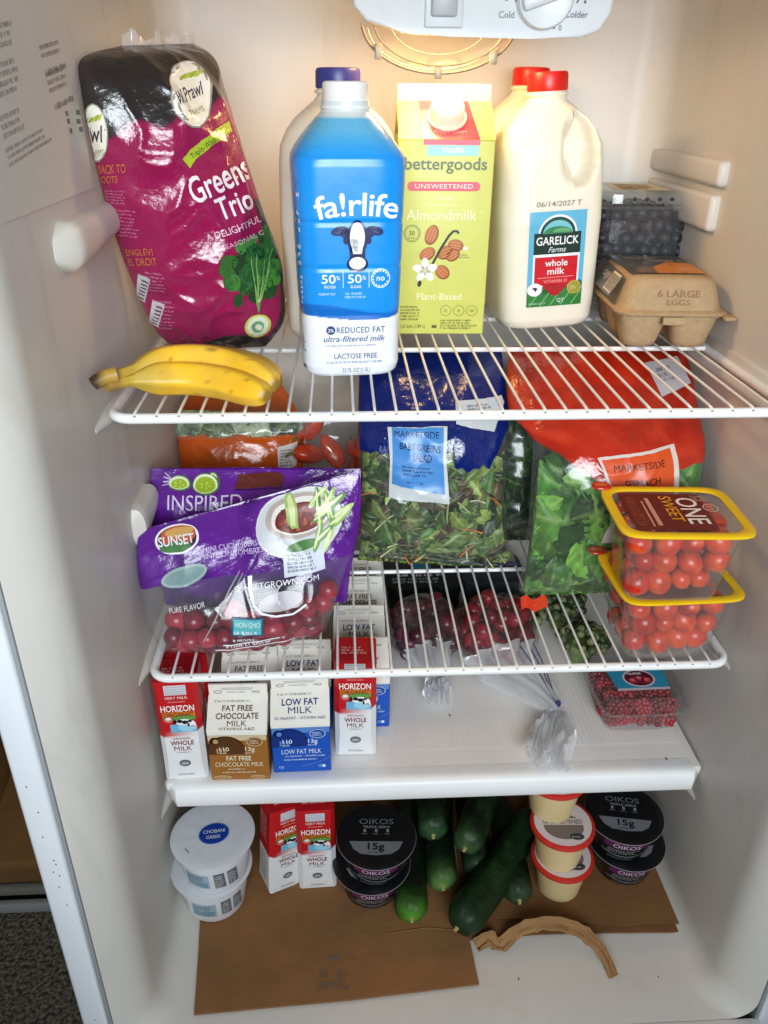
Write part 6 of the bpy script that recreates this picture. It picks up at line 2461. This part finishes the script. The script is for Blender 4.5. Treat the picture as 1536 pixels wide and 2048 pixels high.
def yogurt_tub(loc, rz, label):
    t = thing('yogurt_tub', label, 'yogurt tub', loc, rz, 'stacked white yogurt tubs')
    b = B()
    rr = lambda z: 0.0365 + (0.0445 - 0.0365) * z / 0.056
    b.loft([superring(r, r, 2, 0, 0, z, 64) for r, z in ((0.033, 0.0), (0.0355, 0.0008), (0.0367, 0.003), (0.0445, 0.056), (0.0478, 0.0565), (0.0485, 0.0575), (0.0485, 0.0590), (0.0475, 0.0598))], YW)
    obj('tub', b, MAT['plastic'], t, sharp=35)
    b = B()
    b.loft([[Vector((r * cos(2 * pi * k / 64), r * sin(2 * pi * k / 64), z + 0.0004 * noise.noise(Vector((3 * cos(2 * pi * k / 64), 3 * sin(2 * pi * k / 64), r * 60))))) for k in range(64)] for r, z in ((0.0488, 0.0590), (0.0490, 0.0602), (0.0470, 0.0606), (0.036, 0.0603), (0.022, 0.0604), (0.008, 0.0605))], (214, 217, 222))
    lid = obj('foil_lid', b, MAT['foil'], t)
    I = Ink()
    I.ell(0.0015, 0.0, 0.0178, 0.0150, (70, 110, 190), 1, rot=20)
    I.ell(0.0015, 0.0, 0.0165, 0.0138, (16, 56, 152), 2, rot=20)
    I.text('CHOBANI', 0.0015, 0.0006, 0.0050, (220, 228, 240), w=0.0250, rot=14, l=5)
    I.text('GREEK', 0.0030, -0.0072, 0.0046, (220, 228, 240), w=0.0170, rot=14, l=5)
    I.line([(-0.026, -0.024), (-0.020, -0.029)], 0.001, (120, 124, 132))
    b = B()
    I.to(b, lambda x, y, d: Vector((x, y, 0.0608 + d)))
    obj('lid_print', b, MAT['label'], t)
    I = Ink()
    I.rect(-0.026, 0.014, 0.004, 0.040, (150, 176, 190), 0)
    I.rect(-0.024, 0.016, 0.002, 0.026, (112, 146, 164), 1)
    I.rows(-0.023, 0.028, 0.001, 0.038, 3, (90, 110, 130))
    for x in (0.010, 0.026):
        I.rect(x, 0.014, x + 0.0125, 0.042, (96, 104, 112), 0)
        I.rows(x + 0.001, 0.016, x + 0.0115, 0.040, 6, (210, 214, 218), fill=0.45)
    I.rows(-0.050, 0.014, -0.030, 0.040, 6, (140, 146, 152), fill=0.4)
    b = B()
    I.to(b, round_fn(rr), maxlen=0.005)
    obj('wrap_print', b, MAT['label'], t)
    return t


yt = yogurt_tub((-0.2700, 0.0235, ZK), 6, 'lower white yogurt tub in the stack by the left wall')
dup(yt, (-0.2620, 0.0160, ZK + 0.0608), -8, 'upper white yogurt tub with a round blue emblem on its foil lid')
dup(tpl, (-0.1900, 0.0500, ZK), 26, 'tilted red and white milk box on the floor next to the yogurt tubs', (0, 4))
dup(tpl, (-0.1430, 0.0505, ZK), 2, 'upright red and white milk box on the floor beside the left black cups')


# black yogurt cups
def black_cup(loc, rz, label):
    t = thing('yogurt_cup', label, 'yogurt cup', loc, rz, 'black yogurt cups')
    BK = (14, 14, 16)
    b = B()
    rr = lambda z: 0.0345 + (0.0445 - 0.0345) * z / 0.044
    b.loft([superring(r, r, 2, 0, 0, z, 64) for r, z in ((0.030, 0.0), (0.0335, 0.0006), (0.0347, 0.003), (0.0445, 0.044), (0.0470, 0.0445), (0.0478, 0.0455), (0.0474, 0.0465))], BK)
    obj('cup', b, MAT['plastic'], t, sharp=35)
    b = B()
    b.loft([superring(r, r, 2, 0, 0, z, 64) for r, z in ((0.0482, 0.0458), (0.0484, 0.0468), (0.0470, 0.0472), (0.040, 0.0470), (0.01, 0.0470))], (18, 18, 20))
    obj('foil_lid', b, MAT['foil'], t)
    b = B()
    b.tube([(0.0483 * cos(2 * pi * k / 64), 0.0483 * sin(2 * pi * k / 64), 0.0462) for k in range(64)], 0.0005, (150, 140, 146), 6, True)
    obj('rim_line', b, MAT['foil'], t)
    I = Ink()
    g, gy = (150, 152, 154), (118, 120, 124)
    I.text('OIKOS', 0, 0.0165, 0.0082, (120, 122, 124), w=0.0420, b=-0.01)
    I.text('TRIPLE ZERO', 0, 0.0105, 0.0034, g, w=0.0330, b=0.03)
    for x in (-0.014, 0.0, 0.014):
        I.text('0', x, 0.0045, 0.0045, (190, 192, 194), b=0.04)
        I.rows(x - 0.004, 0.0015, x + 0.004, 0.0035, 1, g)
    I.poly([(-0.0325, -0.0085), (0.0325, -0.0085), (0.0270, -0.0200), (0.0180, -0.0265), (0.0, -0.0285), (-0.0180, -0.0265), (-0.0270, -0.0200)], gy, 0)
    I.text('15g', 0.0, -0.0205, 0.0090, (22, 22, 24), w=0.0200, b=0.05)
    I.rows(-0.010, -0.0255, 0.010, -0.0230, 1, (50, 50, 52))
    b = B()
    I.to(b, lambda x, y, d: Vector((x, y, 0.0473 + d)))
    obj('lid_print', b, MAT['label'], t)
    I = Ink()
    I.rect(-0.028, 0.028, 0.028, 0.0400, (92, 34, 84), 0)
    I.text('OIKOS', 0.0, 0.0300, 0.0082, (206, 196, 206), w=0.0330, b=0.0, l=5)
    I.rows(-0.022, 0.0180, 0.022, 0.0270, 3, (150, 150, 152), fill=0.5)
    I.line([(-0.030 + 0.006 * k, 0.0165 - 0.0045 * sin(pi * k / 10)) for k in range(11)], 0.0012, (150, 150, 156), 1)
    I.rows(-0.020, 0.0050, 0.020, 0.0105, 2, (110, 110, 112), fill=0.5)
    I.rows(-0.050, 0.014, -0.034, 0.036, 5, (96, 96, 98), fill=0.4)
    I.rows(0.034, 0.014, 0.050, 0.036, 5, (96, 96, 98), fill=0.4)
    b = B()
    I.to(b, round_fn(rr), maxlen=0.005)
    obj('wrap_print', b, MAT['label'], t)
    return t


bk = black_cup((-0.0745, 0.0300, ZK), 3, 'lower black yogurt cup of the left stack, beside the milk boxes')
dup(bk, (-0.0690, 0.0270, ZK + 0.0478), -3, 'upper black yogurt cup of the left stack with 15g on its lid')
dup(bk, (0.2540, 0.0480, ZK), -6, 'lower black yogurt cup of the right stack, near the right wall')
dup(bk, (0.2440, 0.0480, ZK + 0.0478), -10, 'upper black yogurt cup of the right stack, beside the red-lidded cups')

# red-lidded cups
CM = (228, 204, 152)


def sauce_cup(loc, rz, label):
    t = thing('sauce_cup', label, 'sauce cup', loc, rz, 'cream cups with red lids')
    b = B()
    b.loft([superring(r, r, 2, 0, 0, z, 48) for r, z in ((0.022, 0.0), (0.0255, 0.0008), (0.0265, 0.003), (0.0318, 0.041), (0.0322, 0.042), (0.0345, 0.049), (0.0350, 0.0545))], CM)
    obj('cup', b, MAT['hdpe'], t, sharp=35)
    b = B()
    b.loft([superring(r, r, 2, 0, 0, z, 48) for r, z in ((0.0352, 0.0515), (0.0385, 0.0520), (0.0390, 0.0535), (0.0388, 0.0565), (0.0375, 0.0575), (0.02, 0.0577))], (196, 44, 34), False, True)
    obj('lid', b, MAT['cap'], t)
    I = Ink()
    I.ell(0, 0, 0.0345, 0.0345, (214, 200, 200), 0)
    I.ell(0, -0.006, 0.024, 0.019, (120, 106, 100), 1)
    I.rect(-0.026, -0.004, 0.026, 0.006, (206, 196, 194), 2)
    I.text('UNSWEETENED', 0, -0.0025, 0.0060, (90, 44, 44), w=0.0470, l=5)
    I.rows(-0.022, 0.010, 0.022, 0.022, 2, (176, 70, 66), fill=0.6)
    I.ell(0.013, -0.021, 0.0085, 0.0048, (60, 56, 56), 3)
    I.rows(0.007, -0.0225, 0.019, -0.0195, 1, (200, 200, 196), l=5)
    b = B()
    I.to(b, lambda x, y, d: Vector((x, y, 0.0578 + d)))
    obj('lid_label', b, MAT['paper'], t)
    return t


sc = sauce_cup((0.1630, 0.0205, ZK), 5, 'bottom cream cup with a red lid, between cucumbers and black cups')
dup(sc, (0.1560, 0.0190, ZK + 0.0581), -3, 'middle cream cup whose red-rimmed paper lid label faces up')
dup(sc, (0.1470, 0.0430, ZK + 0.1162), 12, 'topmost cream cup of the red-lidded stack, cut off by the shelf')


# cucumbers
def cuke(p0, p1, p2, r, label, tip=(74, 132, 40), dark=(11, 21, 10)):  # default skin is near black: shade under the shelf is put into the colour
    P0, P1, P2 = Vector(p0), Vector(p1), Vector(p2)
    o = P0.lerp(P2, 0.5)
    b = B()
    rings = []
    n = 60
    for i in range(n + 1):
        s_ = i / n
        p = P0 * (1 - s_) ** 2 + P1 * (2 * s_ * (1 - s_)) + P2 * s_ ** 2
        tn = ((P1 - P0) * (1 - s_) + (P2 - P1) * s_).normalized()
        a = tn.cross(Vector((0, 0, 1))).normalized()
        c = a.cross(tn)
        e = min(s_, 1 - s_)
        rr = r * (0.12 + 0.88 * min(1, sqrt(max(0, 1 - max(0, 1 - e / 0.13) ** 2)))) * (1 - 0.10 * (s_ if s_ > 0.5 else 0))
        rings.append([p - o + a * (rr * (1 + 0.030 * cos(7 * th_) + 0.02 * noise.noise(Vector((cos(th_) * 2, sin(th_) * 2, s_ * 7)))) * cos(th_)) + c * (rr * (1 + 0.030 * cos(7 * th_) + 0.02 * noise.noise(Vector((cos(th_) * 2, sin(th_) * 2, s_ * 7)))) * sin(th_)) for th_ in [2 * pi * j / 40 for j in range(40)]])

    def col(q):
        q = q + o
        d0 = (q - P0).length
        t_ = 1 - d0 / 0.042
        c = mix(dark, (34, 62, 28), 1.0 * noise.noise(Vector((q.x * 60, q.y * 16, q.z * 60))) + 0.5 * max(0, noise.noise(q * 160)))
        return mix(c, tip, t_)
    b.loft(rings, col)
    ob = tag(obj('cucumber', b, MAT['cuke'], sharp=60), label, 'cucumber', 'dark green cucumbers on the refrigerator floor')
    ob.location = o
    b = B()
    d_ = (P0 - P1).normalized()
    b.tube([P0 - o - d_ * 0.004, P0 - o + d_ * 0.002, P0 - o + d_ * 0.0045], lambda s_: 0.0034 - 0.0016 * s_, (176, 160, 96), 8)
    obj('stem_end', b, MAT['kraft'], ob)


ZQ = ZK + 0.0012
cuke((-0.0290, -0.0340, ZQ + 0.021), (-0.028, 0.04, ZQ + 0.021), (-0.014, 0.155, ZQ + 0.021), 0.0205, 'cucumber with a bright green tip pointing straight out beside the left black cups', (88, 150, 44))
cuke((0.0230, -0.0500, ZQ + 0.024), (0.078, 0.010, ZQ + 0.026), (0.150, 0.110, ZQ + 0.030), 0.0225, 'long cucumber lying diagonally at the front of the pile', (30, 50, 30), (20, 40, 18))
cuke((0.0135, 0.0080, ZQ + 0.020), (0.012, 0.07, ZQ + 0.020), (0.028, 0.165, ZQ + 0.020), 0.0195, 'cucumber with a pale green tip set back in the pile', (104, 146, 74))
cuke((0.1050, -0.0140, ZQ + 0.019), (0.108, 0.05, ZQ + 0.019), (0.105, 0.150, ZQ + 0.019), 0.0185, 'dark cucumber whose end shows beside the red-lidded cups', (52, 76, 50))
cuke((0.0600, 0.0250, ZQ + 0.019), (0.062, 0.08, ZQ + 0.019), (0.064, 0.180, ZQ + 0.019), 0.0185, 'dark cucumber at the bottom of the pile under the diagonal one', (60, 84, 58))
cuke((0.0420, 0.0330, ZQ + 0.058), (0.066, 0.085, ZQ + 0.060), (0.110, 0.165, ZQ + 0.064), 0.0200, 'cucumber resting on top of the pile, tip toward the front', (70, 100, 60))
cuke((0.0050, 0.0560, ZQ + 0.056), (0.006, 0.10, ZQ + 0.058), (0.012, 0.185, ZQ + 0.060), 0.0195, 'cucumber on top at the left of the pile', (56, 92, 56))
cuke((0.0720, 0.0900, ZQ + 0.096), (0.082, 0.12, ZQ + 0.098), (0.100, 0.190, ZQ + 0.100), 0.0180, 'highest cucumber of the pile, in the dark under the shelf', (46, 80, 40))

# ------------------------------------------------------------------ the room beside the refrigerator
b = B()
b.loft([[(-4, y, -0.90), (4, y, -0.90)] for y in (-3, 4)], (84, 80, 70), False, False, False)
m, tt, p, o_ = nodes('flecked_carpet')
tc = tt.nodes.new('ShaderNodeTexCoord')
n1 = tt.nodes.new('ShaderNodeTexNoise')
n1.inputs['Scale'].default_value = 170
n1.inputs['Detail'].default_value = 6
rp = tt.nodes.new('ShaderNodeValToRGB')
rp.color_ramp.elements[0].position = 0.38
rp.color_ramp.elements[0].color = (*lin((52, 50, 44)), 1)
rp.color_ramp.elements[1].position = 0.66
rp.color_ramp.elements[1].color = (*lin((138, 128, 108)), 1)
tt.links.new(tc.outputs['Object'], n1.inputs['Vector'])
tt.links.new(n1.outputs['Fac'], rp.inputs['Fac'])
tt.links.new(rp.outputs['Color'], p.inputs['Base Color'])
p.inputs['Roughness'].default_value = 0.95
bu = tt.nodes.new('ShaderNodeBump')
bu.inputs['Strength'].default_value = 0.8
bu.inputs['Distance'].default_value = 0.006
tt.links.new(n1.outputs['Fac'], bu.inputs['Height'])
tt.links.new(bu.outputs['Normal'], p.inputs['Normal'])
structure(obj('floor', b, m))
b = B()
b.loft([[(-4, 1.4, z), (4, 1.4, z)] for z in (-0.9, 2.0)], (150, 146, 138), False, False, False)
structure(obj('room_wall', b, MAT['paper']))
t = thing('storage_rack', 'low brown wooden rack with a grey metal rail on the carpet beside the refrigerator', 'rack', (-0.82, 0.42, -0.90))
b = B()
b.box(-0.35, -0.23, 0.10, 0.40, 0.30, 0.118, (128, 92, 52), 0.002)
obj('board', b, MAT['kraft'], t)
b = B()
b.box(-0.35, -0.238, 0.012, 0.40, -0.228, 0.032, (150, 152, 150), 0.002)
b.box(-0.35, -0.236, 0.050, 0.40, -0.226, 0.066, (120, 118, 112), 0.002)
obj('rail', b, MAT['enamel'], t)
b = B()
b.box(-0.35, -0.225, 0.066, 0.40, -0.222, 0.10, (112, 80, 46), 0.001)
obj('front_board', b, MAT['kraft'], t)
for k, (x, y, z, w, d, h, rz, lab) in enumerate(((-0.78, 0.38, -0.782, 0.22, 0.26, 0.21, 5, 'brown cardboard box with faint printing on the rack left of the refrigerator'), (-0.84, 0.40, -0.572, 0.26, 0.24, 0.13, -9, 'small taped cardboard box lying on top of the bigger box'))):
    t = thing('cardboard_box', lab, 'box', (x, y, z), rz)
    b = B()
    b.box(-w / 2, -d / 2, 0, w / 2, d / 2, h, (150, 112, 70), 0.003)
    obj('body', b, MAT['kraft'], t)
    b = B()
    b.box(-0.025, -d / 2 - 0.0008, h * 0.5, 0.025, d / 2 + 0.0008, h + 0.0008, (176, 140, 96))
    obj('tape', b, MAT['label'], t)
    if k == 0:
        b = B()
        I = Ink()
        I.rows(-0.02, 0.03, 0.10, 0.06, 2, (200, 180, 150))
        I.to(b, plane_fn((0, -d / 2, 0.05), (1, 0, 0), (0, 0, 1)))
        obj('print', b, MAT['paper'], t)
